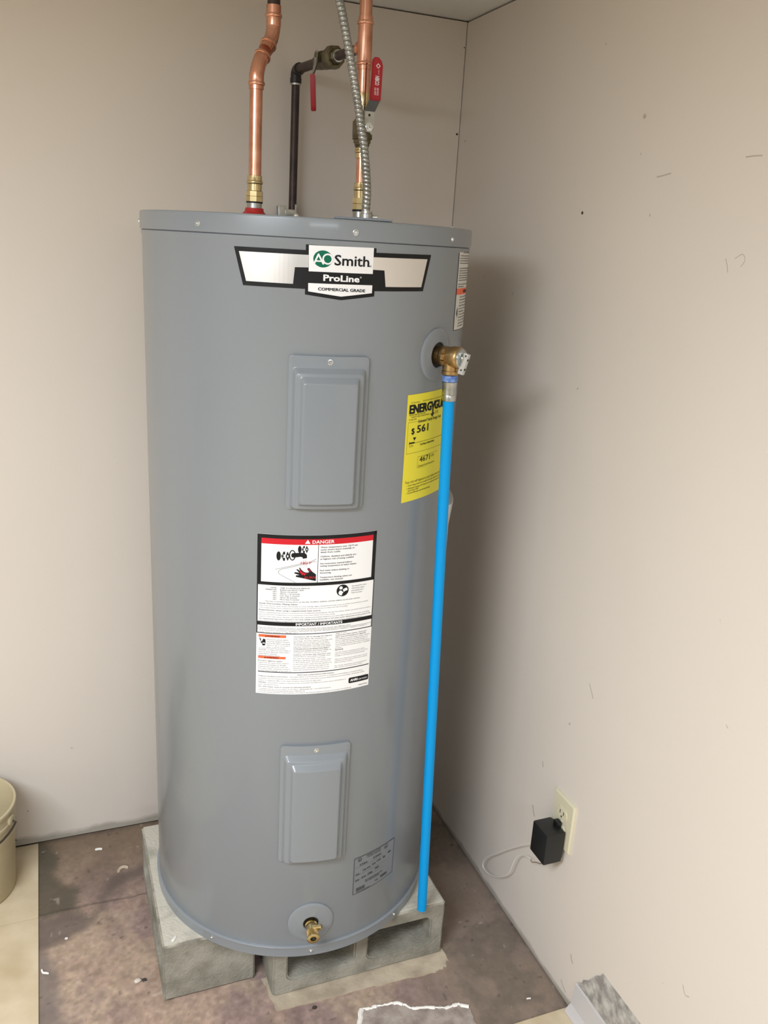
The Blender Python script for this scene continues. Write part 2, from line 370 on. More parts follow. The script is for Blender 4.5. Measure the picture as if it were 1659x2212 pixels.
# baseboard, scraped strip above it, nail holes and scuffs
bm = NB()
prism(bm, [(-0.0005, -0.884, 0.004), (-0.014, -0.882, 0.004), (-0.010, -0.882, 0.012), (-0.0045, -0.886, 0.026), (-0.0035, -0.891, 0.082), (-0.0005, -0.891, 0.0835)], (0, -1, 0), 3.2)
struct('baseboard_right', bm, M['cove'])
bm = NB(); P = []
for k in range(9): P.append((-0.0002, -0.895 - 0.07 * k / 8 + random.uniform(-.003, .003), 0.088 + 0.092 * k / 8))
for k in range(30): P.append((-0.0002, -0.97 - 0.03 * k, 0.180 + random.uniform(-.0015, .0015)))
for k in range(30, -1, -1): P.append((-0.0002, -0.90 - 0.03 * k, 0.084 + random.uniform(0, .004)))
prism(bm, P, (-1, 0, 0), 0.0012); obj('scraped_strip', bm, M['scrape'], wr, smooth=0)
def wall_dot(wall, par, u, z, r, m, name='nail_hole'):
    bm = NB()
    if wall == 'back': lathe(bm, (u, 0.0005, z), (0, -1, 0), [(0, r), (0.001, r), (0.0012, r * .5)], 12)
    else: lathe(bm, (0.0005, u, z), (-1, 0, 0), [(0, r), (0.001, r), (0.0012, r * .5)], 12)
    obj(name, bm, m, par)
wall_dot('back', wb, -0.007, 1.8118, 0.0026, M['hole'])
wall_dot('back', wb, -0.0047, 2.0002, 0.0015, M['hole'])
wall_dot('back', wb, -1.1146, 0.0255, 0.003, M['hole'])
wall_dot('back', wb, -1.0795, 0.1069, 0.0022, M['scuff'])
wall_dot('right', wr, -0.5678, 1.6255, 0.0030, M['hole'])
wall_dot('right', wr, -0.5788, 1.9115, 0.0016, M['scuff'])
wall_dot('right', wr, -0.0348, 1.7941, 0.0012, M['hole'])
def scuff(par, pts, wd, wall='right'):
    bm = NB()
    P = [(-0.0002, u, z) if wall == 'right' else (u, -0.0002, z) for u, z in pts]
    Q = catmull(P, 4); n = len(Q)
    sweep(bm, Q, 0, 6, rfun=lambda s, a: wd)
    for v in bm.verts:
        if wall == 'right': v.co.x = min(v.co.x, 0.0) * 0.15
        else: v.co.y = min(v.co.y, 0.0) * 0.15
    obj('scuff_mark', bm, M['scuff'], par)
scuff(wr, [(-0.775, 1.680), (-0.788, 1.681), (-0.81, 1.684)], 0.0012)
scuff(wr, [(-0.972, 1.698), (-0.99, 1.6985), (-1.004, 1.698)], 0.0012)
scuff(wr, [(-0.966, 1.556), (-0.972, 1.545), (-0.975, 1.536)], 0.0009)
scuff(wr, [(-0.985, 1.556), (-0.999, 1.563), (-1.006, 1.555), (-1.000, 1.545)], 0.0007)
scuff(wr, [(-0.858, 0.128), (-0.861, 0.120), (-0.868, 0.113)], 0.0022)
scuff(wr, [(-0.652, 0.357), (-0.657, 0.346), (-0.664, 0.335)], 0.0024)
scuff(wr, [(-0.668, 0.482), (-0.672, 0.470)], 0.0020)
scuff(wr, [(-0.838, 0.040), (-0.850, 0.031), (-0.860, 0.026)], 0.0018)
scuff(wr, [(-0.79, 0.74), (-0.803, 0.722), (-0.808, 0.715)], 0.0014)
scuff(wr, [(-1.16, 0.35), (-1.168, 0.337), (-1.178, 0.341)], 0.0012)

# ------------------------------------------------------------------ concrete blocks
def block_bm(L=0.397, H=0.143, D=0.194):
    bm = NB(); o = [(-L / 2, 0), (L / 2, 0), (L / 2, H), (-L / 2, H)]
    def hole(x0, x1, z0, z1, r=0.014):
        P = []
        for cx_, cz_, a0 in ((x1 - r, z1 - r, 0), (x0 + r, z1 - r, 90), (x0 + r, z0 + r, 180), (x1 - r, z0 + r, 270)):
            for k in range(5): a = R_(a0 + 90 * k / 4); P.append((cx_ + r * math.cos(a), cz_ + r * math.sin(a)))
        return P
    rnd = random.Random(2)
    outer = []
    for a, b in zip(o, o[1:] + o[:1]):
        for k in range(10):
            t = k / 10; j = 0.0012 if k else 0
            outer.append((a[0] + (b[0] - a[0]) * t + rnd.uniform(-j, j), a[1] + (b[1] - a[1]) * t + rnd.uniform(-j, j)))
    t1, t2 = 0.033, 0.036
    loops = [outer, hole(-L / 2 + t1, -0.016, t2, H - t2), hole(0.016, L / 2 - t1, t2, H - t2)]
    fr, bk = [], []
    for lp in loops:
        fr.append([bm.verts.new((x, -D / 2, z)) for x, z in lp]); bk.append([bm.verts.new((x, D / 2, z)) for x, z in lp])
    for ring in (fr, bk):
        es = []
        for lp in ring:
            for k in range(len(lp)): es.append(bm.edges.new((lp[k], lp[(k + 1) % len(lp)])))
        bmesh.ops.triangle_fill(bm, edges=es, use_beauty=True)
    for a, b in zip(fr, bk):
        for k in range(len(a)): bm.faces.new((a[k], a[(k + 1) % len(a)], b[(k + 1) % len(a)], b[k]))
    bmesh.ops.recalc_face_normals(bm, faces=bm.faces)
    es = [e for e in bm.edges if len(e.link_faces) == 2 and e.calc_face_angle(0) > 1.2]
    bmesh.ops.bevel(bm, geom=es, offset=0.004, segments=2, affect='EDGES')
    return bm
b1 = obj('concrete_block', block_bm(), M['concrete'], smooth=30, label='grey concrete block with its two open cores facing forward under the heater front right', cat='concrete block')
b1.location = (-0.399, -0.556, 0.0015)
b2 = bpy.data.objects.new('concrete_block', b1.data); COL.objects.link(b2)
b2.location = (-0.7185, -0.3935, 0.0015); b2.rotation_euler = (0, 0, R_(90))
tag(b2, 'grey concrete block with a pale closed end facing forward under the heater front left', 'concrete block')
b3 = bpy.data.objects.new('concrete_block', b1.data); COL.objects.link(b3)
b3.location = (-0.40, -0.285, 0.0015)
tag(b3, 'grey concrete block set behind the front right block under the back of the heater', 'concrete block')

# ------------------------------------------------------------------ water heater
CX, CY, RT, ZB, ZT = -0.50728, -0.45763, 0.2937, 0.1955, 1.5800
def cyl(th, z, d=0.0):
    a = R_(th); return Vector((CX + (RT + d) * math.cos(a), CY + (RT + d) * math.sin(a), z))
def nrm(th): a = R_(th); return Vector((math.cos(a), math.sin(a), 0))
def tng(th): a = R_(th); return Vector((-math.sin(a), math.cos(a), 0))
heater = thing('water_heater', 'tall grey cylindrical electric water heater standing on concrete blocks in the corner', 'water heater', (CX, CY, ZB))
ZAX = (0, 0, 1); AXO = Vector((CX, CY, 0))
obj('jacket', lathe(NB(), AXO, ZAX, [(ZB + .004, RT - .004), (0.2100, RT), (1.5395, RT), (1.5445, RT + .0016), (1.5482, RT + .0016), (1.5495, RT - .0005), (1.556, RT - .0005)], 160, cap=True), M['enamel'], heater, smooth=30)
obj('top_cap', lathe(NB(), AXO, ZAX, [(1.5502, RT - .0015), (1.5502, RT + .0032), (1.5510, RT + .0032), (1.5765, RT + .0032), (1.5772, RT + .0031), (1.5793, RT + .0022), (1.5800, RT + .0004), (1.5796, RT - .003), (1.5790, 0.02)], 160), M['enamel'], heater, smooth=40)
obj('base_ring', lathe(NB(), AXO, ZAX, [(ZB, RT - .004), (ZB, RT + .0038), (ZB + .0006, RT + .0038), (0.2140, RT + .0038), (0.2145, RT + .0039), (0.2158, RT + .0050), (0.2180, RT + .0050), (0.2192, RT + .0036), (0.2194, RT - .002)], 160), M['enamel'], heater, smooth=40)
def screw_mesh():
    bm = NB(); lathe(bm, (0, 0, -0.001), (0, 0, 1), [(0, .0046), (.0016, .0046), (.0018, .0033), (.0032, .0030), (.0042, .0020), (.0042, .0011), (.0030, .0009)], 16)
    me = bpy.data.meshes.new('screw'); bm.to_mesh(me); bm.free(); me.materials.append(M['zinc'])
    for p in me.polygons: p.use_smooth = True
    me.set_sharp_from_angle(angle=R_(35)); return me
SM = screw_mesh()
def screw(pos, d, parent, s=1.0):
    o = bpy.data.objects.new('screw', SM); COL.objects.link(o); o.parent = parent
    q = Vector((0, 0, 1)).rotation_difference(Vector(d).normalized())
    rt = Vector(root_of(parent).location)
    o.matrix_local = Matrix.Translation(Vector(pos) - rt) @ q.to_matrix().to_4x4() @ Matrix.Scale(s, 4)
    return o
for th, z in ((-187.5, 1.5625), (-141.18, 1.5625), (-92.5, 1.562), (-53.5, 1.5615), (-8, 1.562)): screw(cyl(th, z, .0032), nrm(th), heater)
for th in (-137.4, -97.8, -59.1): screw(cyl(th, 0.2062, .0038), nrm(th), heater, 0.85)
screw((-0.3065, -0.642, 1.5800), (0, 0, 1), heater)
screw((-0.6065, -0.7290, 1.5800), (0, 0, 1), heater, 1.1)

# --- wrapping flat artwork onto the tank: u mm to the right, v mm down from (th0, z1)
class Wrap:
    def __init__(s, th0, z1, k0=0.0, k1=0.0): s.th0, s.z1, s.k0, s.k1 = th0, z1, k0, k1
    def __call__(s, u, v, d):
        v2 = v - u * (s.k0 + s.k1 * v)
        return cyl(s.th0 + math.degrees(u / 1000 / RT), s.z1 - v2 / 1000, d)
    def put(s, bm, d):
        if not bm.verts: return bm
        us = [v.co.x for v in bm.verts]; lo, hi = min(us), max(us); st = 7.0
        u = math.floor(lo / st) * st + st
        while u < hi:
            bmesh.ops.bisect_plane(bm, geom=list(bm.verts) + list(bm.edges) + list(bm.faces), plane_co=(u, 0, 0), plane_no=(1, 0, 0)); u += st
        for v in bm.verts: v.co = s(v.co.x, v.co.y, d + v.co.z)
        bmesh.ops.recalc_face_normals(bm, faces=bm.faces)
        c = Vector((CX, CY, 0))
        for f in bm.faces:
            q = f.calc_center_median() - c; q.z = 0
            if f.normal.dot(q) < 0: f.normal_flip()
        return bm
def poly(bm, pts, z=0.0):
    vs = [bm.verts.new((x, y, z)) for x, y in pts]
    if len(vs) > 4:
        es = [bm.edges.new((vs[k], vs[(k + 1) % len(vs)])) for k in range(len(vs))]
        bmesh.ops.triangle_fill(bm, edges=es, use_beauty=True)
    else: bm.faces.new(vs)
    return bm
def rect(bm, x0, y0, x1, y1): return poly(bm, [(x0, y0), (x1, y0), (x1, y1), (x0, y1)])
def line(bm, pts, w):
    for a, b in zip(pts, pts[1:]):
        a = Vector(a); b = Vector(b); n = (b - a).normalized(); n = Vector((-n.y, n.x)) * w / 2
        poly(bm, [tuple(a + n), tuple(b + n), tuple(b - n), tuple(a - n)])
def ell(cx, cy, rx, ry, n=40, a0=0, a1=360): return [(cx + rx * math.cos(R_(a0 + (a1 - a0) * k / n)), cy + ry * math.sin(R_(a0 + (a1 - a0) * k / n))) for k in range(n)]
def annulus(bm, cx, cy, rx, ry, w, n=32, a0=0, a1=360):
    o = ell(cx, cy, rx, ry, n, a0, a1) ; i = ell(cx, cy, rx - w, ry - w, n, a0, a1)
    if a1 - a0 >= 360: o.append(o[0]); i.append(i[0])
    for k in range(len(o) - 1): poly(bm, [o[k], o[k + 1], i[k + 1], i[k]])
def text_mesh(s, bold):
    cu = bpy.data.curves.new('t', 'FONT'); cu.body = s; cu.size = 1.0; cu.resolution_u = 2; cu.offset = bold; cu.fill_mode = 'FRONT'
    o = bpy.data.objects.new('t', cu); COL.objects.link(o)
    bpy.context.view_layer.update()
    dg = bpy.context.evaluated_depsgraph_get(); me = bpy.data.meshes.new_from_object(o.evaluated_get(dg))
    bpy.data.objects.remove(o); bpy.data.curves.remove(cu); return me
CAPH = 0.7
def text(bm, s, x0, yb, cap, x1=None, bold=0.0, align='L', slant=0.0, rot=0):
    """text with baseline yb and cap height cap; fitted to x0..x1 if x1 is given; bold overlays shifted copies"""
    me = text_mesh(s, 0.0); n = len(me.vertices)
    if not n: return
    co = np.zeros(n * 3, np.float32); me.vertices.foreach_get('co', co); co = co.reshape(-1, 3)
    lo, hi = co[:, 0].min(), co[:, 0].max(); k = cap / CAPH; kx = (x1 - x0) / (hi - lo) if x1 is not None else k
    wd = (hi - lo) * kx; b = bold * k
    ox = x0 if align == 'L' else (x0 - wd if align == 'R' else x0 - wd / 2)
    sh = [(0, 0)] if bold <= 0 else ([(-b, 0), (b, 0)] if bold < .015 else [(-b, -b * .6), (b, -b * .6), (-b, b * .6), (b, b * .6)])
    fs = [tuple(p.vertices) for p in me.polygons]
    for q, (dx, dy) in enumerate(sh):
        vs = [bm.verts.new((ox + (c[0] - lo) * kx + c[1] * k * slant + dx, yb - c[1] * k + dy, q * 4e-5)) for c in co]
        for f in fs:
            try: bm.faces.new([vs[i] for i in f])
            except ValueError: pass
    bpy.data.meshes.remove(me)

# --- access panels
def rrect(u0, u1, v0, v1, r, n=5, rb=None):
    P = []; rb = r if rb is None else rb
    for cx_, cy_, a0, q in ((u1 - rb, v1 - rb, 0, rb), (u0 + rb, v1 - rb, 90, rb), (u0 + r, v0 + r, 180, r), (u1 - r, v0 + r, 270, r)):
        for k in range(n): a = R_(a0 + 90 * k / (n - 1)); P.append((cx_ + q * math.cos(a), cy_ + q * math.sin(a)))
    return P
def access_panel(th0, z1, k0, k1, w, h, label):
    W = Wrap(th0, z1, k0, k1); bm = NB()
    rings = [(rrect(0, w, 0, h, 6), -0.0005), (rrect(0, w, 0, h, 6), 0.0040), (rrect(.6, w - .6, .6, h - .6, 6), 0.0046),
             (rrect(5, w - 5, 18, h - 1.6, 7), 0.0048), (rrect(6.5, w - 6.5, 19.5, h - 2.2, 6), 0.0062), (rrect(11, w - 11, 26, h - 3.5, 6), 0.0132), (rrect(12.5, w - 12.5, 27.5, h - 4.5, 6), 0.0142),
             (rrect(18, w - 18, 31, h - 9, 5), 0.0150), (rrect(19.5, w - 19.5, 32.5, h - 10, 5), 0.0162), (rrect(23.5, w - 23.5, 40, h - 14, 4), 0.0232), (rrect(25.5, w - 25.5, 42, h - 15.5, 4), 0.0242)]
    vr = [[bm.verts.new((x, y, d)) for x, y in P] for P, d in rings]
    for a, b in zip(vr, vr[1:]):
        n = len(a)
        for k in range(n): bm.faces.new((a[k], a[(k + 1) % n], b[(k + 1) % n], b[k]))
    bm.faces.new(vr[-1])
    W.put(bm, 0.0)
    o = obj('access_panel', bm, M['enamel'], heater, smooth=60, label=label)
    wn = o.modifiers.new('weighted', 'WEIGHTED_NORMAL'); wn.weight = 95; wn.keep_sharp = True
    th = th0 + math.degrees(w * 0.5 / 1000 / RT); zz = W(w * 0.5, 9.0, 0).z
    screw(cyl(th, zz, .0046), nrm(th), o, 0.95)
access_panel(-111.15, 1.3752, 0.0, 0.0, 128, 252, None)
access_panel(-111.0, 0.6740, -0.010, 0.0, 128, 252, None)

def art(name, W, bm, m, d, parent, label=None, kind=None):
    if name in ('lettering', 'pictogram', 'fine_print', 'frame', 'white_field'): kind = 'stuff'
    return obj(name, W.put(bm, d), m, parent, smooth=0, label=label, kind=kind)

# --- brand label
W = Wrap(-128.6, 1.545, 0.006, 0.0001)
W = Wrap(-128.6, 1.545)
bm = poly(NB(), [(-.8, 13), (110.8, 12.5), (110.8, .2), (221.3, -.2), (221.3, 10.8), (331.4, 9.8), (317, 66.7), (221.3, 68.2), (221.3, 76.2), (167, 83.6), (111.3, 77.5), (111.3, 69.3), (14.6, 69.4)])
brand = art('brand_label', W, bm, M['black'], .0004, heater, 'wide black and silver badge with a green oval emblem')
art('foil_panel', W, poly(NB(), [(7.6, 19.7), (115.3, 19.3), (115.6, 37.5), (95.1, 38.1), (92.8, 62.8), (19.7, 62.8)]), M['foil'], .0007, brand)
art('foil_panel', W, poly(NB(), [(216.7, 17.5), (322.5, 16.7), (312.2, 60.4), (240.3, 61.2), (236.8, 36.5), (217, 36.1)]), M['foil'], .0007, brand)
bm = poly(NB(), [(115.3, 5), (216.6, 3.8), (216.8, 42.5), (116, 43)]); poly(bm, [(115.8, 60.3), (217, 59.5), (216.8, 71.3), (167, 78.2), (116.1, 72.6)])
art('white_field', W, bm, M['white'], .0009, brand)
art('oval_emblem', W, poly(NB(), ell(137.0, 24.0, 14.6, 12.4)), M['green'], .0012, brand)
bm = NB()
line(bm, [(124.2, 30.6), (130.2, 17.0)], 2.6); line(bm, [(129.7, 17.0), (138.2, 31.8)], 2.6); line(bm, [(126.6, 27.4), (135.0, 27.4)], 2.2)
poly(bm, [(128.6, 17.6), (129.9, 16.0), (131.4, 17.6)])
annulus(bm, 144.2, 23.8, 8.2, 8.2, 2.4)
art('lettering', W, bm, M['white'], .0015, brand)
bm = NB(); text(bm, 'Smith', 155.0, 32.0, 15.2, 209.5, bold=0.018); text(bm, '.', 210.2, 32.0, 8, bold=.02); annulus(bm, 212.8, 31.0, 1.3, 1.3, .35, 16)
text(bm, 'COMMERCIAL GRADE', 131.0, 70.3, 4.3, 205, bold=0.035)
art('lettering', W, bm, M['black'], .0013, brand)
bm = NB(); text(bm, 'ProLine', 139.0, 55.6, 9.0, 194.5, bold=0.045); annulus(bm, 197, 48.5, 1.3, 1.3, .4, 16)
art('lettering', W, bm, M['white'], .0013, brand)

# --- danger label
W = Wrap(-120.24, 1.0765, 0.0145, 0.00004)
bm = rect(NB(), 0, 0.5, 207, 300.5)
dl = art('danger_label', W, bm, M['white'], .0004, heater, 'large white danger sticker with a red band and black lettering')
bm = NB()
rect(bm, 0, .8, 207, 7.6); rect(bm, 0, .8, 6.8, 92); rect(bm, 200.4, .8, 207, 92); rect(bm, 0, 86.2, 207, 92)      # frame of the danger box
rect(bm, 102.3, 17.5, 103.1, 86.5)
rect(bm, 0, 92, 1.7, 182.3); rect(bm, 205.6, 92, 207, 182.3); rect(bm, 0, 160.2, 207, 167.4); rect(bm, 0, 181.6, 207, 183.0)
rect(bm, 1.7, 174.2, 205.6, 174.6)
rect(bm, 3.6, 256.4, 205, 257.9)
rect(bm, 4, 211.6, 52, 212.0)
poly(bm, rrect(166.5, 205.8, 277.6, 288.6, 2.5, 5))
art('frame', W, bm, M['black'], .0007, dl)
art('red_band', W, rect(NB(), 6.8, 7.6, 200.4, 17.5), M['red'], .0008, dl)
art('warning_band', W, rect(NB(), 3.9, 185.0, 52.1, 190.0), M['orange'], .0007, dl)
art('warning_band', W, rect(NB(), 3.6, 226.6, 52.0, 231.2), M['orange'], .0007, dl)
bm = NB(); text(bm, 'DANGER', 92.5, 15.4, 6.0, 129.5, bold=.02); poly(bm, [(79.8, 15.4), (89.2, 15.4), (84.5, 8.2)])
text(bm, 'IMPORTANT / IMPORTANTE', 68.2, 166.0, 4.6, 149.5, bold=.02)
text(bm, 'AHRI', 169.5, 285.0, 4.6, 183, bold=.03, slant=.15); text(bm, 'CERTIFIED', 184, 285.0, 2.8, 203, slant=.15)
art('lettering', W, bm, M['white'], .0011, dl)
# pictogram: taps, spout, hand
bm = NB()
for q in range(4): line(bm, [(77.6 + 1.8 * q, 43.2), (77.0 + 2.0 * q, 47.0), (78.4 + 2.0 * q, 58.5)], .16)
poly(bm, [(84.1, 10.3), (84.9, 10.3), (84.7, 13.2), (84.3, 13.2)]); rect(bm, 84.2, 13.7, 84.8, 14.4)
def tap(x, y, s):
    poly(bm, ell(x, y, 3.7 * s, 8.2 * s, 24))
    rect(bm, x + 4.6 * s, y - 1.6 * s, x + 8.4 * s, y + 1.6 * s)
    poly(bm, [(x + 7.4 * s, y - 7.5 * s), (x + 10.4 * s, y - 8.5 * s), (x + 11.0 * s, y - 3.2 * s), (x + 6.6 * s, y - 2.4 * s), (x + 4.6 * s, y - 2.6 * s), (x + 7.2 * s, y - 4.4 * s)])
    poly(bm, [(x + 7.4 * s, y + 8.0 * s), (x + 10.4 * s, y + 8.6 * s), (x + 11.0 * s, y + 3.4 * s), (x + 6.6 * s, y + 2.4 * s), (x + 4.4 * s, y + 2.6 * s), (x + 7.2 * s, y + 4.6 * s)])
    annulus(bm, x + 15.2 * s, y, 3.4 * s, 4.2 * s, 2.0 * s, 16)
    poly(bm, [(x + 13.2 * s, y - 3.4 * s), (x + 14.2 * s, y - 8.2 * s), (x + 16.0 * s, y - 6.6 * s), (x + 17.0 * s, y - 3.2 * s)]); poly(bm, [(x + 13.2 * s, y + 3.4 * s), (x + 14.6 * s, y + 8.0 * s), (x + 16.4 * s, y + 6.4 * s), (x + 17.0 * s, y + 3.2 * s)])
tap(36.4, 38.2, 1.0); tap(71.4, 25.6, .78)
annulus(bm, 59.4, 36.2, 5.6, 9.4, 1.7, 28)
poly(bm, [(58.2, 33.6), (60.0, 32.4), (74, 31.4), (80, 32.0), (83.4, 35.0), (84.0, 41.0), (77.4, 42.4), (76.2, 39.6), (73.0, 38.8), (61, 40.4), (58.4, 39.6), (57.4, 36.6)])
line(bm, [(31.2, 62.6), (73.5, 51.4)], .45); line(bm, [(91, 47.4), (99.5, 43.2)], .45)
line(bm, [(99.8, 48.2), (97, 47.2), (92, 48.8), (42.0, 61.8), (38.0, 64.2), (36.2, 67.4), (38.0, 71.0), (65.5, 85.6)], .45)
poly(bm, [(99.9, 83.2), (99.9, 71.0), (93.0, 65.6), (88.6, 59.4), (85.6, 59.2), (85.0, 61.2), (88.4, 67.0), (84.0, 67.6), (79.0, 66.0), (75.2, 62.4), (72.4, 58.0), (71.4, 59.2), (72.6, 64.4), (68.4, 61.0), (66.6, 62.2), (71.6, 67.6), (64.4, 66.6), (63.0, 68.8), (72.4, 72.0), (66.4, 72.4), (66.0, 75.2), (77.4, 77.6), (88.0, 80.4)])
poly(bm, ell(147.6, 104.2, 10.8, 10.9, 40))
poly(bm, [(8.6, 198), (5, 193), (8, 194.2), (6.6, 190.6)]); poly(bm, [(10.2, 198.5), (12.6, 193.0), (16.2, 194.4), (16.6, 201.0), (15.4, 206.0), (11.2, 206.4), (10.4, 202.6), (7.2, 200.2)])
line(bm, [(5, 191), (8.6, 195.4), (6.8, 196.4), (10.4, 199.6)], .6)
art('pictogram', W, bm, M['black'], .0009, dl)
bm = NB(); poly(bm, ell(144.4, 99.0, 3.0, 3.0, 20)); poly(bm, [(142.4, 103.6), (145.4, 104.4), (149.0, 107.6), (147.4, 109.6), (146.4, 113.2), (142.2, 112.4), (140.0, 108.0)]); poly(bm, [(147.6, 102.4), (150.8, 100.4), (155.0, 99.2), (156.6, 104.2), (152.6, 105.2), (149.6, 107.0)])
rect(bm, 11.4, 200.6, 15.8, 202.4)
art('pictogram', W, bm, M['white'], .0012, dl)
bm = NB(); text(bm, 'HOT', 73.8, 52.2, 4.6, 91.4, bold=.006); text(bm, 'BURN', 81, 78.4, 4.2, 99.4, bold=.0)
poly(bm, [(72.6, 60.0), (74.6, 64.8), (78.6, 67.6), (84.4, 69.4), (87.2, 68.6), (82.0, 70.6), (80.4, 73.0), (79.0, 70.4), (76.2, 72.0), (75.0, 69.0), (72.8, 67.6)]); poly(bm, [(86.0, 60.4), (88.0, 60.6), (90.8, 65.0), (89.6, 66.0)])
art('lettering', W, bm, M['red'], .0013, dl)
bm = NB()
def para(bm, rows, x, v0, dv, cap, bold=0.0, x1s=None, align='L'):
    for i, s in enumerate(rows): text(bm, s, x, v0 + dv * i, cap, (x1s[i] if x1s else None), bold=bold, align=align)
for s, v, x1 in (('Water temperature over 125°F can', 23.6, 171), ('cause severe burns instantly or', 28.0, 166), ('death from scalds.', 32.4, 141), ('Children, disabled and elderly are', 40.2, 169), ('at highest risk of being scalded.', 44.8, 165.5),
                 ('See instruction manual before', 53.0, 162), ('setting temperature at water heater.', 57.4, 171), ('Feel water before bathing or', 65.6, 158), ('showering.', 70.0, 126), ('Temperature limiting valves are', 78.2, 163), ('available, see manual.', 82.6, 147.5)):
    text(bm, s, 106.4, v, 2.7, x1, bold=.008)
for i, s in enumerate(('WATER', 'TEMPERATURE', '160°F', '150°F', '140°F', '130°F', '120°F')): text(bm, s, 34, 97.6 + 3.5 * i, 2.1, align='R', bold=.004)
for i, (s, x1) in enumerate((('TIME TO PRODUCE SERIOUS', 90), ('BURNS ON ADULT SKIN', 80), ('About 1/2 second', 69), ('About 1 1/2 seconds', 73.5), ('Less than 5 seconds', 73.5), ('About 30 seconds', 69), ('More than 5 minutes', 73))): text(bm, s, 40.1, 97.6 + 3.5 * i, 2.1, x1, bold=.004)
text(bm, 'The time to produce serious burns on the skin of infants, children, and the elderly can be even shorter.', 14.6, 122.8, 1.9, 181, bold=.006)
text(bm, 'Install Thermostatic Mixing Valves', 4.2, 127.4, 2.4, 70.5, bold=.008)
text(bm, 'Requirements when using a supplemental heat source', 4.3, 139.6, 2.4, 110, bold=.008)
text(bm, 'the supplemental heat source (located in the water piping) and the thermostat on the water heater (behind the access panel) to the', 4.4, 155.6, 1.8, 203, bold=.008)
text(bm, 'NOTICE', 138.5, 218.6, 2.4, 153, bold=.012, slant=.12)
text(bm, 'Protect against leaks', 3.8, 236.4, 2.2, 46.4, bold=.006)
text(bm, 'State and conformance information', 73.3, 262.6, 2.1, 138, bold=.006)
text(bm, '1000470962', 186, 296.6, 2.1, 204)
text(bm, 'WARNING', 19, 189.2, 3.0, 41, bold=.02); text(bm, 'WARNING', 18, 230.4, 3.0, 40, bold=.02)
poly(bm, [(15.4, 189.2), (18.6, 189.2), (17, 186.2)]); poly(bm, [(14.4, 230.4), (17.6, 230.4), (16, 227.4)])
text(bm, 'California Installation Instructions:', 4, 266.4, 1.8, 57, bold=.008)
text(bm, 'WARNING:', 4, 279.0, 1.8, 19, bold=.008); text(bm, 'This water heater meets or exceeds the following standards.', 4, 287.2, 1.9, 98, bold=.006)
text(bm, 'inspect and maintain your water heater in', 65.4, 215.6, 1.8, 131, bold=.006); text(bm, 'install an automatic leak detection and', 65.4, 223.2, 1.8, 130, bold=.006)
text(bm, 'connections will not damage the adjacent', 65.2, 188.4, 1.8, 132, bold=.006); text(bm, 'area, lower floors, the structure, or', 65.2, 192.2, 1.8, 122, bold=.006)
text(bm, 'Inspect the water heater, drain pan,', 138.6, 189.4, 1.8, 197, bold=.006); text(bm, 'pipes, and surrounding area regularly.', 138.6, 193.0, 1.8, 196, bold=.006)
art('lettering', W, bm, M['black'], .0009, dl)
bm = NB()
for i, s in enumerate(('See manual for more', 'information about', 'preventing burns', 'from hot water')): text(bm, s, 164.0, 98.8 + 4.3 * i, 2.3)
text(bm, 'Even if you set the water heater thermostat to a low setting, higher temperatures may occur in certain circumstances. Install', 4.2, 131.2, 1.7, 196)
text(bm, 'Thermostatic Mixing Valves (temperature limiting valves) at each point-of-use to reduce the risk of scalding.', 4.2, 135.0, 1.6, 158)
text(bm, 'When a supplemental heat source is connected to the Certified Household Electric Storage Tank Water Heater, provision must be made to', 4.3, 143.8, 1.7, 203)
text(bm, 'limit the heat source temperature not to exceed that of the water heater thermostat setting.', 4.3, 147.6, 1.6, 136)
text(bm, 'Caution: If the water heater has been retrofitted with supplemental heating equipment, you must adjust both the thermostat controlling', 4.3, 151.6, 1.7, 200)
text(bm, 'same temperature. Failure to adjust both thermostats to the same temperature can cause loss of proper temperature control.', 4.4, 159.4, 1.6, 186)
text(bm, 'Read the manual for complete instructions and safety information. For a free manual, call 1-800-821-2017', 3.7, 172.6, 1.9, 165)
text(bm, 'Lea el manual para instrucciones completas e información de seguridad. Manuales gratuitos, etiquetas, o rótulos en español se', 3.8, 177.4, 1.8, 197)
text(bm, 'pueden obtener llamando al 1-800-821-2017', 3.8, 181.0, 1.7, 72)
for i, (s, x1) in enumerate((('Disconnect power before', 56), ('servicing. Replace all parts', 59), ('and panels before operating.', 59.5), ('Failure to do so can result in', 59), ('death or electric shock.', 51))): text(bm, s, 18.6, 195.0 + 3.7 * i, 1.9, x1)
for i, (s, x1) in enumerate((('DANGER: To reduce the risk of death or', 61), ('electrical shock disconnect from power', 58), ('supply before replacing', 36), ('temperature-limiting device.', 42))): text(bm, s, 4, 215.4 + 3.6 * i, 1.9, x1)
for i, (s, x1) in enumerate((('Leaks from the water heater itself or', 58), ('connected plumbing can damage', 53), ('property and could cause a fire risk.', 57), ('This water heater should be located in', 61), ('an area where leakage of the tank or', 62))): text(bm, s, 4, 240.2 + 3.8 * i, 1.9, x1)
for i, (s, x1) in enumerate((('furnishings. All water heaters eventually leak', 133), ('due to the normal corrosive action of water.', 127), ('Plumbing pipes may also leak. Leaks from', 128), ('connected plumbing, including those from', 129), ('improper installation, may cause early failure', 131), ('of the tank due to corrosion if not repaired.', 129))): text(bm, s, 65.2, 196.0 + 3.0 * i, 1.7, x1)
text(bm, 'To minimize potential damage from leaks,', 65.3, 212.4, 1.7, 126); text(bm, 'accordance with the instruction manual,', 65.3, 219.2, 1.7, 124)
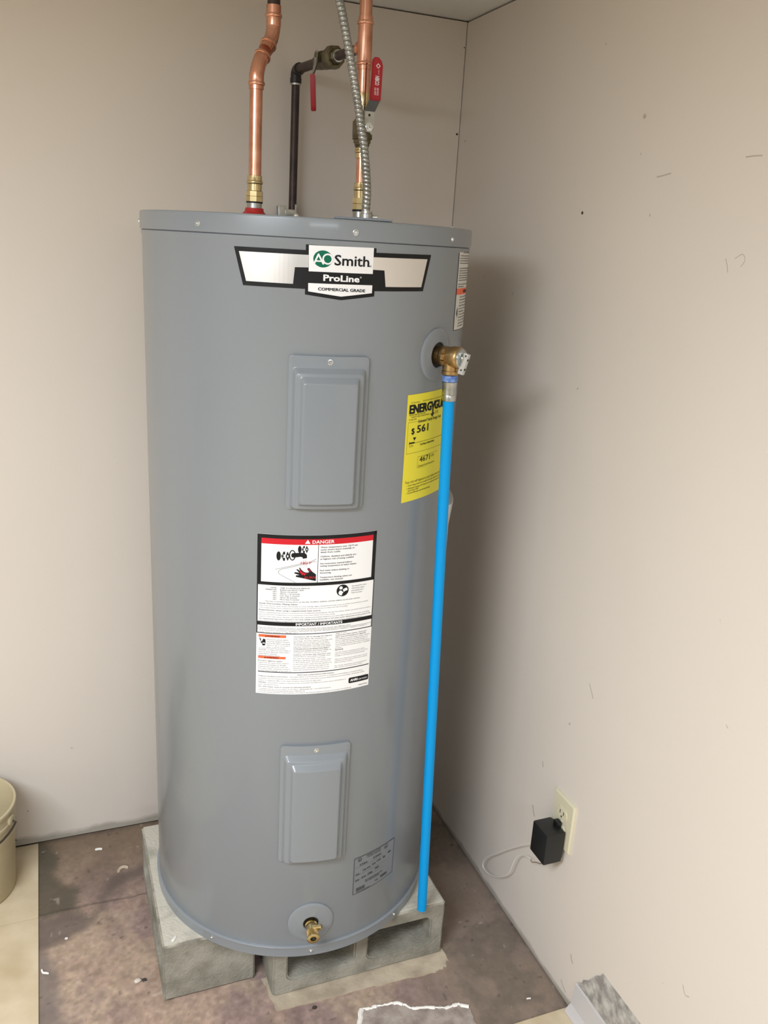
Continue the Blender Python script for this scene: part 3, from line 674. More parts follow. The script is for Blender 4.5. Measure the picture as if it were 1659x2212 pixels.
for i, (s, x1) in enumerate((('shutoff device, and install a suitable drain', 131), ('pan under the water heater. Your local', 121), ('building or plumbing codes may require some', 132), ('or all of these items. The drain pan must be', 131), ('at least two inches wider than the diameter of', 133), ('the water heater and must be piped to an', 128), ('adequate drain. Install the drain pan so the', 129), ('water level would be limited to a maximum', 128))): text(bm, s, 65.3, 226.6 + 3.7 * i, 1.7, x1)
text(bm, 'depth of 1-3/4".', 138.6, 185.8, 1.7, 159)
for i, (s, x1) in enumerate((('Immediately shut the water heater off and', 203), ('have it inspected by a qualified person if', 200), ('you find that the wiring, thermostat(s), or', 200), ('surrounding insulation have been exposed to', 205), ('water. If leaks are found, contact a qualified', 205), ('person.', 151))): text(bm, s, 138.6, 196.8 + 3.5 * i, 1.7, x1)
for i, (s, x1) in enumerate((('The tank must be completely full of water', 195), ('before connecting electrical power to prevent', 201), ('damage to the tank and heating element.', 196), ('', 0), ('Open a hot water faucet and let water run out', 201), ('until all air is removed, at least three minutes,', 201), ('before turning on power.', 172), ('', 0), ('See "Verify connections and completely fill', 199), ('tank" section of the instruction manual.', 192))):
    if s: text(bm, s, 138.7, 223.2 + 3.3 * i, 1.6, x1)
for i, (s, x0, x1) in enumerate((('This water heater must be braced, anchored, or strapped to avoid falling or moving during an', 60, 193), ('earthquake. See instructions for correct installation procedures. Instructions may be obtained from your local dealer, wholesaler, public', 4, 197), ('utilities, or California Office of the State Architect, http://www.dsa.dgs.ca.gov', 4, 116), ('This product contains a chemical known to the State of California to cause cancer, birth defects or', 21, 162), ('other reproductive harm.', 4, 41))): text(bm, s, x0, 266.6 + 4.1 * i, 1.7, x1)
for i, (s, x1) in enumerate((('1. Complies with the current edition of the SECC, ASHRAE/IES 90.1, and HUD Standards.', 134), ('2. Manufactured Home Energy Standard part 3280.707 (d).', 88), ('3. Current Federal minimum energy standards, according to the National Appliance Energy Conservation Act (NAECA).', 173))): text(bm, s, 4, 291.4 + 3.3 * i, 1.7, x1)
art('lettering', W, bm, M['grey_ink'], .0009, dl)

# --- yellow energy label
W = Wrap(-70.37, 1.3108, 0.026, 0.00001)
en = art('energy_label', W, rect(NB(), 0, 1.2, 133, 190.0), M['yellow'], .0004, heater, 'bright yellow energy sticker partly behind the blue pipe')
bm = NB()
text(bm, 'ENERG', 6.4, 33.4, 14.6, 63.0, bold=.05); text(bm, 'GUIDE', 74.0, 33.4, 14.6, 126, bold=.05)
poly(bm, [(61, 18.6), (66, 18.6), (69, 25.5), (72, 18.6), (77, 18.6), (71, 31), (71, 40), (75.6, 39.0), (68.6, 46.4), (61.6, 40.0), (67, 40.6), (67, 31)])
text(bm, '561', 27.4, 68.6, 12.6, 58, bold=.02); text(bm, '$', 13.6, 69.4, 10.0, 21, bold=.02)
text(bm, '4671', 39.6, 122.8, 9.6, 70.2, bold=.008)
text(bm, 'Estimated Yearly Energy Cost', 29.3, 51.6, 5.2, 99, bold=.012)
poly(bm, [(18.4, 76.0), (26.4, 76.0), (22.4, 81.8)]); rect(bm, 10, 83.8, 23, 86.4); rect(bm, 9.8, 82.0, 10.4, 88.4); rect(bm, 10, 85.6, 128, 86.1)
text(bm, 'Cost Range of Similar Models', 38, 92.0, 3.0, 80, bold=.015)
art('lettering', W, bm, M['black'], .0008, en)
bm = NB()
text(bm, 'U.S. Government', 8.3, 16.4, 3.0, 30); text(bm, 'Federal law prohibits removal of this label before consumer purchase', 38, 15.6, 2.6, 128)
text(bm, 'WATER HEATER: ELECTRIC', 5.8, 37.6, 2.6, 48, bold=.01); text(bm, 'CAPACITY (FIRST HOUR RATING)', 10, 41.2, 2.4, 58, bold=.01); text(bm, '72 GALLONS', 5.8, 45.2, 2.4, 24, bold=.01)
text(bm, 'MODEL(S)', 77, 39.4, 2.4, 88); text(bm, 'ECT-52', 77, 42.6, 2.4, 88)
text(bm, '$ 554', 11, 92.0, 3.6, 20); text(bm, 'kWh', 75.0, 119.4, 5.0, 84)
text(bm, 'Estimated Yearly Electricity Use', 37.6, 131.0, 3.0, 87, bold=.012)
text(bm, 'Your cost will depend on your utility rates and use.', 6, 157.0, 5.0, 122)
for v, s, x in ((162.2, 'Cost range based on models of similar capacity and type.', 120), (167.4, 'Estimated energy cost based on a national average electricity', 124), (171.6, 'cost of 12¢ per kWh.', 42), (176.0, 'For more information, visit www.ftc.gov/energy.', 78)): text(bm, s, 14, v, 3.0, x, bold=.01)
for v in (161.2, 166.4, 175.0): poly(bm, ell(11, v, .6, .6, 8))
for a, b in (((4.8, 48.6), (28, 48.6)), ((4.8, 48.6), (4.8, 103.2)), ((4.8, 103.2), (128, 103.2)), ((34.6, 112.4), (96, 112.4)), ((34.6, 112.4), (34.6, 132.6)), ((34.6, 132.6), (60, 132.6))): line(bm, [a, b], .4)
art('fine_print', W, bm, mat('olive_ink', (0.13, 0.11, 0.012), .5), .0008, en)

# --- white instruction label on the right side
W = Wrap(-45.65, 1.5455, 0.0, 0.00003)
sl = art('instruction_label', W, rect(NB(), 0, 0, 112, 135.5), M['black'], .0004, heater, 'white instruction sticker with an orange band at the tank edge')
art('paper_face', W, rect(NB(), 1.0, 1.2, 111, 134.4), M['white2'], .0007, sl)
art('warning_band', W, rect(NB(), 1.0, 64.0, 111, 74.4), M['orange'], .0009, sl)
bm = NB()
text(bm, 'FOR YOUR SAFETY', 24, 5.4, 3.2, 88, bold=.01)
for i in range(4): text(bm, 'turn off electric power supply before servicing the water heater' if i % 2 == 0 else 'do not remove panels until the power has been disconnected', 6, 10.4 + 4.1 * i, 2.6, 104 - 10 * (i == 3), bold=.01)
for i in range(6): text(bm, 'installation and service must be done by a qualified person' if i % 2 else 'read the manual before installing or operating this heater', 6, 31.2 + 4.0 * i, 2.6, 104, bold=.01)
for i in range(2): text(bm, 'failure to follow instructions can cause injury', 6.5, 58.0 + 4.0 * i, 2.6, 104 - 60 * i, bold=.01)
text(bm, 'WARNING', 40, 72.2, 5.6, 82, bold=.02)
for i in range(11): text(bm, 'explosion hazard keep combustibles away from heater' if i % 2 else 'do not store or use flammable vapors or liquids', 20, 79.6 + 5.0 * i, 2.7, 106 - (40 if i in (5, 10) else 0), bold=.01)
poly(bm, [(6, 108), (8, 98), (9, 103), (11, 94), (11.6, 102), (15, 96), (13.6, 106), (16, 112), (12, 110), (10.4, 116), (9.6, 109)])
art('lettering', W, bm, M['grey_ink'], .0010, sl)

# --- rating plate sticker
W = Wrap(-81.46, .4046, 0.036, 0.00028)
rp = art('rating_plate', W, rect(NB(), 0, 4, 101.5, 89.5), M['plate'], .0004, heater, 'grey rating sticker with thin dark outline near the bottom')
bm = NB()
for a, b in (((0, 4), (101.5, 4)), ((101.5, 4), (101.5, 89.5)), ((101.5, 89.5), (0, 89.5)), ((0, 89.5), (0, 4))): line(bm, [a, b], 1.1)
annulus(bm, 12.2, 10.4, 4.4, 4.6, 1.2, 20); text(bm, 'C', 9.6, 12.4, 4.0, 14.6, bold=.04)
annulus(bm, 77.6, 11.0, 5.0, 5.4, 1.0, 24); text(bm, 'UL', 74.6, 13.0, 3.6, 80.6, bold=.03)
text(bm, 'RESIDENTIAL ELECTRIC', 28, 8.2, 2.2, 63, bold=.03); text(bm, 'WATER HEATER', 28, 12.6, 2.2, 63, bold=.03)
for v in (27.5, 45.5, 57.0): line(bm, [(2, v), (72, v)], .35)
for x, v, wd in ((12, 25, 18), (44, 23, 20), (4, 46, 8), (20, 41, 8), (30, 40, 8), (42, 38, 9), (54, 36, 10), (70, 36, 6), (84, 32, 8), (4, 60, 8), (18, 58, 10), (32, 56, 12), (50, 52, 10)):
    text(bm, random.choice(('240', '4500', '50', '60', '208', '3380', '150')), x, v, 4.2, x + wd, bold=.03)
text(bm, 'MAX WORKING PRESSURE 150 PSI', 27, 67.6, 2.2, 70, bold=.03); text(bm, 'TEST PRESSURE 300 PSI', 27, 71.4, 2.2, 62, bold=.03)
x = 6.8
while x < 26: wd = random.uniform(.5, 1.3); rect(bm, x, 76.4, x + wd, 84.6); x += wd + random.uniform(.3, .7)
x = 66.5
while x < 84: wd = random.uniform(.5, 1.3); rect(bm, x, 76.0, x + wd, 82.6); x += wd + random.uniform(.3, .7)
text(bm, '1727106345921', 8, 88.4, 2.2, 40, bold=.02); text(bm, 'MADE', 52, 82, 2.6, 60, bold=.02)
art('lettering', W, bm, M['plate_ink'], .0007, rp)

# --- round cover plates round the openings
def escutcheon(name, th0, z0, rad, hole, label):
    bm = NB(); n = 48; rings = []
    for r, d in ((rad, -.0005), (rad, .0022), (rad - .0012, .0030), (rad * .82, .0030), (hole + .006, .0052), (hole + .0012, .0056), (hole, .0046), (hole, .0008)):
        ring = []
        for k in range(n):
            a = 2 * math.pi * k / n; u = r * math.cos(a); v = r * math.sin(a)
            ring.append(bm.verts.new(cyl(th0 + math.degrees(u / RT), z0 + v, d)))
        rings.append(ring)
    for a, b in zip(rings, rings[1:]):
        for k in range(n): bm.faces.new((a[k], a[(k + 1) % n], b[(k + 1) % n], b[k]))
    o = obj(name, bm, M['enamel'], heater, smooth=40, label=label)
    bm = NB(); bm.faces.new([bm.verts.new(cyl(th0 + math.degrees(hole * math.cos(2 * math.pi * k / n) / RT), z0 + hole * math.sin(2 * math.pi * k / n), .001)) for k in range(n)])
    obj('opening', bm, M['black_rubber'], o, smooth=0, label='black opening')
TH_T, Z_T = -57.0, 1.3730
escutcheon('round_plate', TH_T, Z_T, 0.0450, 0.0215, None)
TH_D, Z_D = -98.2, 0.2745
escutcheon('round_plate', TH_D, Z_D, 0.0447, 0.0150, None)

# --- temperature and pressure relief valve
NT, TT = nrm(TH_T), tng(TH_T); PT = cyl(TH_T, Z_T, 0)
bm = NB()
lathe(bm, PT, NT, [(-.006, .0150), (.010, .0155), (.013, .0163), (.014, .0170), (.030, .0170), (.0335, .0185), (.044, .0185), (.047, .0178), (.048, .0166)], 40)
AX_D = 0.030
lathe(bm, PT + NT * AX_D, (0, 0, -1), [(0, .0135), (.0225, .0137), (.0235, .0146), (.0285, .0146), (.030, .0132)], 32)
for a in (-0.55, 0.0, 0.55):      # cast ribs
    d = (-TT * math.cos(a) + Vector((0, 0, 1)) * math.sin(a))
    p = PT + NT * .0225 + d * .0166
    q = Vector((0, 0, 1)) * math.cos(a) + TT * math.sin(a)
    prism(bm, [p - NT * .003 - q * .004, p + NT * .003 - q * .004, p + NT * .003 + q * .004, p - NT * .003 + q * .004], d, .0022)
rv = obj('relief_valve', bm, M['bronze'], heater, smooth=40, label='cast bronze relief valve with a steel test lever')
obj('valve_cap', lathe(NB(), PT, NT, [(.0475, .0166), (.0490, .0168), (.0515, .0150), (.0525, .0060), (.0565, .0055), (.0565, .001)], 36), M['galv'], rv, smooth=40, label='dull steel cap')
# channel-shaped lever hung across the cap
lt = PT + NT * .0635 + Vector((0, 0, .008)) ; lb_ = PT + NT * .0560 + Vector((0, 0, -.0265)) - TT * 0.004
ld = (lb_ - lt).normalized(); ls = TT - ld * TT.dot(ld); ls.normalize(); ln = ld.cross(ls).normalized()
if ln.dot(NT) < 0: ln = -ln
LL = (lb_ - lt).length; wv = .0036; bm = NB()
def slab(bm, o, e1, l1, e2, l2, e3, l3):
    prism(bm, [o, o + e1 * l1, o + e1 * l1 + e2 * l2, o + e2 * l2], e3, l3)
slab(bm, lt - ls * wv, ld, LL, ls, 2 * wv, ln, .0014)
slab(bm, lt - ls * wv - ln * .0078, ld, LL, ls, .0013, ln, .0080)
slab(bm, lt + ls * (wv - .0013) - ln * .0078, ld, LL, ls, .0013, ln, .0080)
lv = obj('test_lever', bm, M['zinc'], rv, smooth=0, label='bright steel lever')
bm = NB()
for t in (.28, .74):
    lathe(bm, lt + ld * LL * t + ln * .0010, ln, [(0, .0022), (.0007, .0022)], 14)
for t in (.12, .80): lathe(bm, lt + ld * LL * t - ls * (wv + .0003) - ln * .003, ls, [(0, .0016), (.0006, .0016)], 12)
obj('rivet_hole', bm, M['black_rubber'], rv)

# --- drain valve
ND, TD = nrm(TH_D), tng(TH_D); PD = cyl(TH_D, Z_D, 0)
bm = NB()
prof = [(-.004, .0120), (.006, .0120), (.007, .0098), (.020, .0095), (.0215, .0108)]
s = .0215
while s < .0345: prof += [(s + .0006, .0114), (s + .0012, .0104)]; s += .0014
prof += [(.0352, .0104), (.0356, .0124), (.0385, .0124), (.0390, .0116), (.0388, .0060), (.030, .0054)]
lathe(bm, PD + Vector((0, 0, -.002)), ND + Vector((0, 0, -.10)), prof, 36)
sd = (TD * .78 + Vector((0, 0, 1)) * .42 + ND * .35).normalized(); so = PD + ND * .018
lathe(bm, so, sd, [(.004, .0072), (.012, .0068), (.0125, .0052), (.0205, .0050), (.0215, .0040)], 24)
dv = obj('drain_valve', bm, M['brass'], heater, smooth=40, label='small shiny brass drain valve')
obj('bore', lathe(NB(), PD + Vector((0, 0, -.002)), ND + Vector((0, 0, -.10)), [(.0335, .0058), (.0340, .0056)], 24), M['black_rubber'], dv)

# --- manual pouch on the hidden right side
W = Wrap(-36.0, 1.075)
bm = NB(); grid = []
us = [0, 20, 40, 60, 80, 100, 120, 140, 160]; vs_ = [-1, 0, 10, 25, 40, 52, 56, 120, 200, 280, 330]
def pd(u, v):
    if v < 0: return 0.0
    e = min(u, 160 - u) / 25.0; e = max(0.0, min(1.0, e))
    flap = 1.0 - v / 52 if v < 52 else 0
    return 0.0006 + 0.0030 * e + 0.0060 * max(0, flap) * e + (0.0012 * math.sin(v / 40) * e if v > 60 else 0)
for v in vs_: grid.append([bm.verts.new((u, v, pd(u, v))) for u in us])
for i in range(len(vs_) - 1):
    for j in range(len(us) - 1): bm.faces.new((grid[i][j], grid[i][j + 1], grid[i + 1][j + 1], grid[i + 1][j]))
for f in bm.faces: f.material_index = 1 if sum(v.co.y for v in f.verts) / 4 < 53 else 0
W.put(bm, 0.0004)
obj('document_pouch', bm, [M['white2'], M['clear']], heater, smooth=40, label='pale document pouch stuck on the shaded right side')

# ------------------------------------------------------------------ supply pipes
def axis_pts(p0, p1): p0 = Vector(p0); p1 = Vector(p1); return lambda z: p0 + (p1 - p0) * ((z - p0.z) / (p1.z - p0.z))
# hot side
A = axis_pts((-0.605, -0.444, 1.58), (-0.6035, -0.444, 1.82))
hot = thing('hot_water_pipe', 'bright copper hot pipe with an offset bend rising from the red collar on the heater', 'pipe', A(1.58))
def lat(name, ax, z0, prof, m, parent, seg=32, label=None, smooth=35, phase=0.0):
    o = ax(z0); d = (ax(z0 + .1) - o)
    return obj(name, lathe(NB(), o, d, [(z - z0, r) for z, r in prof], seg, phase=phase), m, parent, smooth=smooth, label=label)
lat('red_collar', A, 1.5798, [(1.5798, .0265), (1.5835, .0262), (1.5870, .0205), (1.5905, .0170), (1.5960, .0160)], M['red_plastic'], hot, label='red plastic collar')
lat('nipple', A, 1.580, [(1.580, .0130), (1.606, .0133)], M['galv'], hot, label='steel nipple')
lat('rubber_ring', A, 1.604, [(1.6042, .0138), (1.6046, .0146), (1.6066, .0148), (1.6070, .0138)], M['black_rubber'], hot)
lat('hexagon_nut', A, 1.6062, [(1.6062, .0143), (1.6070, .0150), (1.6152, .0150), (1.6156, .0143), (1.6160, .0150), (1.6240, .0150), (1.6250, .0138)], M['brass'], hot, seg=8, smooth=20)
lat('press_fitting', A, 1.6235, [(1.6235, .0126), (1.6350, .0126)] + ring_prof(1.6388, .0126, .0030, .0019) + [(1.6425, .0127), (1.6500, .0127), (1.6506, .0116)], M['brass'], hot)
E1 = Vector((-0.6035, -0.444, 1.822)); E2 = Vector((-0.5662, -0.4085, 1.8835)); E3 = Vector((-0.5650, -0.4070, 2.0383))
lat('copper_tube', A, 1.648, [(1.648, .0111), (1.800, .0111)], M['copper'], hot)
up = Vector((0, 0, 1)); dg_ = (E2 - E1).normalized()
el = NB()
def bend(p, d0, d1, r=0.024, n=7):
    a = p - d0 * r; b = p + d1 * r
    return [a * (1 - t) ** 2 + p * 2 * t * (1 - t) + b * t * t for t in [k / n for k in range(n + 1)]]
sweep(el, [E1 - up * .030] + bend(E1, up, dg_, .020) + [E1 + dg_ * .030], .0124, 28)
lathe(el, E1 - up * .034, up, [(0, .0116), (.0004, .0126), (.0068, .0126)] + ring_prof(.0098, .0126, .0030, .0020) + [(.0132, .0127), (.022, .0128), (.026, .0124)], 32)
lathe(el, E1 + dg_ * .017, dg_, [(0, .0122), (.002, .0127), (.007, .0127)] + ring_prof(.0108, .0127, .0028, .0020) + [(.015, .0126), (.0152, .0115)], 32)
obj('press_elbow', el, M['copper'], hot)
el = NB()
sweep(el, [E2 - dg_ * .038] + bend(E2, dg_, up, .018) + [E2 + up * .020], .0122, 28)
lathe(el, E2 - dg_ * .034, dg_, [(0, .0118), (.0004, .0127), (.0065, .0127)] + ring_prof(.0095, .0127, .0028, .0020) + [(.0125, .0127), (.018, .0122)], 32)
lathe(el, E2 + up * .012, up, [(0, .0122), (.003, .0127), (.0135, .0127)] + ring_prof(.0172, .0127, .0030, .0021) + [(.0208, .0127), (.0330, .0127), (.0332, .0115)], 32)
obj('press_elbow', el, M['copper'], hot)
obj('old_tube', lathe(NB(), E2 + up * .03, up, [(0, .0111), (E3.z - E2.z - .03, .0111)], 28), M['old_pipe'], hot, label='dark brown old copper tube')

# cold side
A = axis_pts((-0.4140, -0.471, 1.58), (-0.4205, -0.471, 1.96))
cold = thing('cold_water_pipe', 'copper cold pipe with a red handled ball valve and a side branch to the wall', 'pipe', A(1.58))
lat('blue_collar', A, 1.5795, [(1.5795, .0190), (1.5855, .0185), (1.5890, .0150), (1.5920, .0140)], M['blue_plastic'], cold, label='blue plastic collar')
lat('nipple', A, 1.580, [(1.580, .0128), (1.606, .0130)], M['galv'], cold, label='steel nipple')
lat('rubber_ring', A, 1.602, [(1.6020, .0138), (1.6024, .0145), (1.6048, .0146), (1.6052, .0138)], M['black_rubber'], cold)
lat('hexagon_nut', A, 1.6048, [(1.6048, .0139), (1.6056, .0146), (1.6150, .0146), (1.6156, .0138), (1.6162, .0146), (1.6255, .0146), (1.6260, .0120)], M['brass'], cold, seg=8, smooth=20)
lat('press_fitting', A, 1.6250, [(1.6250, .0115), (1.6365, .0117)] + ring_prof(1.6405, .0117, .0030, .0018) + [(1.6440, .0118), (1.6512, .0118), (1.6518, .0108)], M['brass'], cold)
lat('copper_tube', A, 1.648, [(1.648, .0092), (1.700, .0092)], M['copper'], cold)
lat('press_fitting', A, 1.693, [(1.6925, .0095), (1.693, .0112), (1.7005, .0112)] + ring_prof(1.7040, .0112, .0028, .0018) + [(1.7070, .0112), (1.7135, .0112)], M['brass'], cold)
bv = lat('ball_valve', A, 1.710, [(1.7100, .0118), (1.7150, .0140), (1.7178, .0140), (1.7180, .0158), (1.7235, .0158), (1.7240, .0182), (1.7535, .0182), (1.7560, .0150), (1.7600, .0130)], M['old_brass'], cold, seg=8, smooth=20, label='dull brass ball valve', phase=.2)
bm = NB(); pv = A(1.7420)
lathe(bm, pv + Vector((0, -.012, 0)), (0, -1, 0), [(0, .0095), (.012, .0095), (.013, .0070), (.022, .0066)], 20)
obj('valve_stem', bm, M['old_brass'], bv)
PV = Vector((-0.4168, -0.5045, 1.7420))
def plate(bm, pts, y, th):
    prism(bm, [(x, y, z) for x, z in pts], (0, -1, 0), th)
bm = NB()
plate(bm, [(PV.x - .0085, PV.z - .006), (PV.x - .006, PV.z - .0085), (PV.x + .002, PV.z - .0095), (PV.x + .0045, PV.z - .013), (PV.x + .0085, PV.z - .012), (PV.x + .0095, PV.z + .004), (PV.x + .0085, PV.z + .0255), (PV.x - .0100, PV.z + .0255), (PV.x - .0085, PV.z + .010), (PV.x - .011, PV.z + .006)], PV.y, .0022)
obj('lever_plate', bm, M['galv'], bv, smooth=0)
bm = NB()
P = [(PV.x - .0105, PV.z + .0245), (PV.x + .0088, PV.z + .0245), (PV.x + .0150, PV.z + .0420), (PV.x - .0042, PV.z + .0420)]
prism(bm, [(P[0][0], PV.y - .0030, P[0][1]), (P[1][0], PV.y - .0030, P[1][1]), (P[2][0], PV.y - .0105, P[2][1]), (P[3][0], PV.y - .0105, P[3][1])], (0, 1, 0), .0034)
obj('lever_bend', bm, M['grey_dip'], bv, smooth=0, label='dark grey bent lever')
bm = NB(); gx0, gx1 = PV.x - .0046, PV.x + .0155; gz0, gz1 = PV.z + .0410, PV.z + .1085
def grip(bm, x0, x1, z0, z1, y0, y1):
    P = [(x0, z0), (x1, z0), (x1 + .001, z1 - .012), (x1 - .0015, z1 - .005), (x1 - .007, z1), (x0 + .006, z1), (x0 + .0025, z1 - .004)]
    prism(bm, [(x, y0, z) for x, z in P], (0, -1, 0), y0 - y1)
    bmesh.ops.bevel(bm, geom=[e for e in bm.edges if e.calc_face_angle(0) > .9], offset=.0013, segments=2, affect='EDGES')
grip(bm, gx0, gx1, gz0, gz1, PV.y - .0060, PV.y - .0125)
gr = obj('handle_grip', bm, M['red_grip'], bv, label='red dipped handle')
# printed marks on the grip (run up the handle)
bm = NB(); yq = PV.y - .01262
def put2(pts): bm.faces.new([bm.verts.new((x, yq, z)) for x, z in pts])
cxg = (gx0 + gx1) / 2 + .002; zc = gz1 - .0135
for (a, b) in (((0, .0042), (.0042, 0)), ((.0042, 0), (0, -.0042)), ((0, -.0042), (-.0042, 0)), ((-.0042, 0), (0, .0042))):
    put2([(cxg + a[0], zc + a[1]), (cxg + b[0], zc + b[1]), (cxg + b[0] * .62, zc + b[1] * .62), (cxg + a[0] * .62, zc + a[1] * .62)])
def vtext(s, x, z, cap, length, bold):
    me = text_mesh(s, bold); co = [v.co.copy() for v in me.vertices]; lo = min(c.x for c in co); hi = max(c.x for c in co)
    vs = [bm.verts.new((x + c.y * cap / CAPH, yq, z - (c.x - lo) / (hi - lo) * length)) for c in co]
    for p in me.polygons:
        try: bm.faces.new([vs[i] for i in p.vertices])
        except ValueError: pass
    bpy.data.meshes.remove(me)
vtext('NIBCO', cxg - .0042, gz0 + .0385, .0072, .0145, .03); vtext('600 WOG', cxg - .0005, gz0 + .0200, .0034, .0115, .01); vtext('150 SWP', cxg - .0052, gz0 + .0200, .0034, .0115, .01)
vtext('T-585-70', cxg + .0005, gz0 + .0490, .0018, .008, .0)
obj('lettering', bm, M['white'], bv, smooth=0, kind='stuff')
bm = NB(); lathe(bm, PV + Vector((0, -.0020, 0)), (0, -1, 0), [(0, .0075), (.0008, .0078), (.0012, .0060), (.0055, .0060), (.0058, .0036), (.0085, .0034), (.009, .0022)], 6)
obj('lever_nut', bm, M['zinc'], bv, smooth=25)
obj('lever_hole', lathe(NB(), PV + Vector((-.0008, -.0021, .0185)), (0, -1, 0), [(0, .0022), (.0004, .0022)], 14), M['black_rubber'], bv)
lat('brass_adapter', A, 1.7585, [(1.7585, .0122), (1.7610, .0105), (1.7690, .0105), (1.7695, .0118), (1.7720, .0118), (1.7725, .0105), (1.7800, .0105), (1.7805, .0115), (1.7830, .0115), (1.7835, .0104), (1.7940, .0104), (1.7990, .0112)], M['brass'], cold)
lat('copper_tube', A, 1.797, [(1.7965, .0104), (1.803, .0112), (1.850, .0112)], M['copper'], cold)
tee = NB(); o0 = A(1.8360); dA = (A(1.94) - o0).normalized()
prof = [(0, .0112), (.0004, .0126), (.0064, .0126)] + ring_prof(.0100, .0126, .0030, .0021) + [(.0135, .0127), (.068, .0127)] + ring_prof(.0735, .0127, .0030, .0021) + [(.0765, .0127), (.0830, .0127), (.0832, .0112)]
lathe(tee, o0, dA, prof, 32)
BT = A(1.8725); BE = Vector((-0.4412, -0.105, 1.8870)); bd = (BE - BT).normalized()
lathe(tee, BT, bd, [(.004, .0100), (.0165, .0100)] + ring_prof(.0195, .0100, .0028, .0020) + [(.0225, .0100), (.0285, .0102), (.0287, .0090)], 28)
obj('press_tee', tee, M['copper'], cold)
obj('copper_tube', lathe(NB(), A(1.915), dA, [(0, .0111), ((2.0383 - 1.915) / dA.z, .0111)], 28), M['copper'], cold)

# branch with its own ball valve, running back to the wall and down behind the heater
Bp = lambda s: BT + bd * s
LB = (BE - BT).length
obj('branch_tube', lathe(NB(), BT, bd, [(.020, .0085), (.135, .0085)], 24), M['old_pipe'], cold)
bv2 = obj('branch_valve', lathe(NB(), BT, bd, [(.128, .0095), (.130, .0128), (.136, .0134), (.140, .0150), (.142, .0205), (.160, .0212), (.166, .0185), (.168, .0172), (.205, .0172), (.210, .0150), (.228, .0150), (.230, .0092)], 8, phase=.3), M['old_brass'], cold, smooth=22, label='dark aged brass valve with a hanging red handle')
obj('branch_ring', lathe(NB(), BT, bd, [(.1235, .0088), (.124, .0108), (.1285, .0110), (.130, .0104), (.1305, .0090)], 28), M['galv'], cold, label='light soldered ring')
VP = Bp(.186)
sx = Vector((-1, 0, 0)); bm = NB()
lathe(bm, VP, (-.95, -.1, .28), [(0, .010), (.018, .0095), (.019, .0062), (.024, .006), (.0255, .004)], 6)
obj('valve_stem', bm, M['old_brass'], bv2, smooth=20)
def strip(bm, pts, wdir, w, th):
    for a, b in zip(pts, pts[1:]):
        a = Vector(a); b = Vector(b); t = (b - a).normalized(); wd = Vector(wdir) - t * Vector(wdir).dot(t); wd.normalize(); n = t.cross(wd).normalized()
        slab(bm, a - wd * w / 2 - n * th / 2 - t * .0008, t, (b - a).length + .0016, wd, w, n, th)
H0 = VP + Vector((-.0215, 0, .004))
H = [H0 + Vector((0, 0, .008)), H0 + Vector((-.0005, 0, -.012)), H0 + Vector((-.0035, -.008, -.020)), H0 + Vector((-.0110, -.018, -.036))]
bm = NB(); strip(bm, H, (0, 1, 0), .016, .0024); obj('lever_plate', bm, M['galv'], bv2, smooth=0)
G0 = H[-1]; G1 = G0 + Vector((.0040, 0, -.064)); gd = (G1 - G0).normalized(); bm = NB()
pts2 = [(-.0085, 0), (.0085, 0), (.0085, .054), (.004, .0635), (-.004, .0635), (-.0085, .054)]
e1 = Vector((.35, .94, 0)); e1 = (e1 - gd * e1.dot(gd)).normalized(); nn = gd.cross(e1)
prism(bm, [G0 + e1 * a + gd * b - nn * .0048 for a, b in pts2], nn, .0096)
bmesh.ops.bevel(bm, geom=[e for e in bm.edges if e.calc_face_angle(0) > .9], offset=.0012, segments=2, affect='EDGES')
obj('handle_grip', bm, M['red_grip'], bv2, label='red dipped handle')
obj('branch_tube', lathe(NB(), BT, bd, [(.222, .0094), (LB - .010, .0094)], 24), M['old_pipe'], cold)
dn = Vector((0, 0, -1)); bm = NB()
sweep(bm, [BE - bd * .020] + bend(BE, bd, dn, .014) + [BE + dn * .026], .0112, 24)
lathe(bm, BE - bd * .024, bd, [(0, .0095), (.0005, .0120), (.008, .0120), (.0085, .0110)], 24)
lathe(bm, BE + dn * .0155, dn, [(0, .0110), (.0005, .0120), (.0095, .0120), (.010, .0095)], 24)
obj('branch_elbow', bm, mat('dark_elbow', (0.028, 0.026, 0.026), .4, metal=.3), cold)
obj('solder_ring', lathe(NB(), BE + dn * .0255, dn, [(0, .0098), (.0006, .0108), (.004, .0104), (.0046, .009)], 24), M['galv'], cold)
BD = Vector((-0.4485, -0.105, 0.0665))
obj('branch_tube', lathe(NB(), BE + dn * .02, BD - (BE + dn * .02), [(0, .0086), ((BD - BE - dn * .02).length, .0086)], 24), M['old_pipe'], cold)
clp = NB()
box(clp, (-0.477, -0.115, 1.583), (-0.459, -0.095, 1.616), .003); box(clp, (-0.439, -0.113, 1.573), (-0.435, -0.0745, 1.620), .0008); box(clp, (-0.4615, -0.117, 1.594), (-0.436, -0.093, 1.609), .002)
obj('pipe_clamp', clp, M['galv'], cold, label='grey steel clamp')

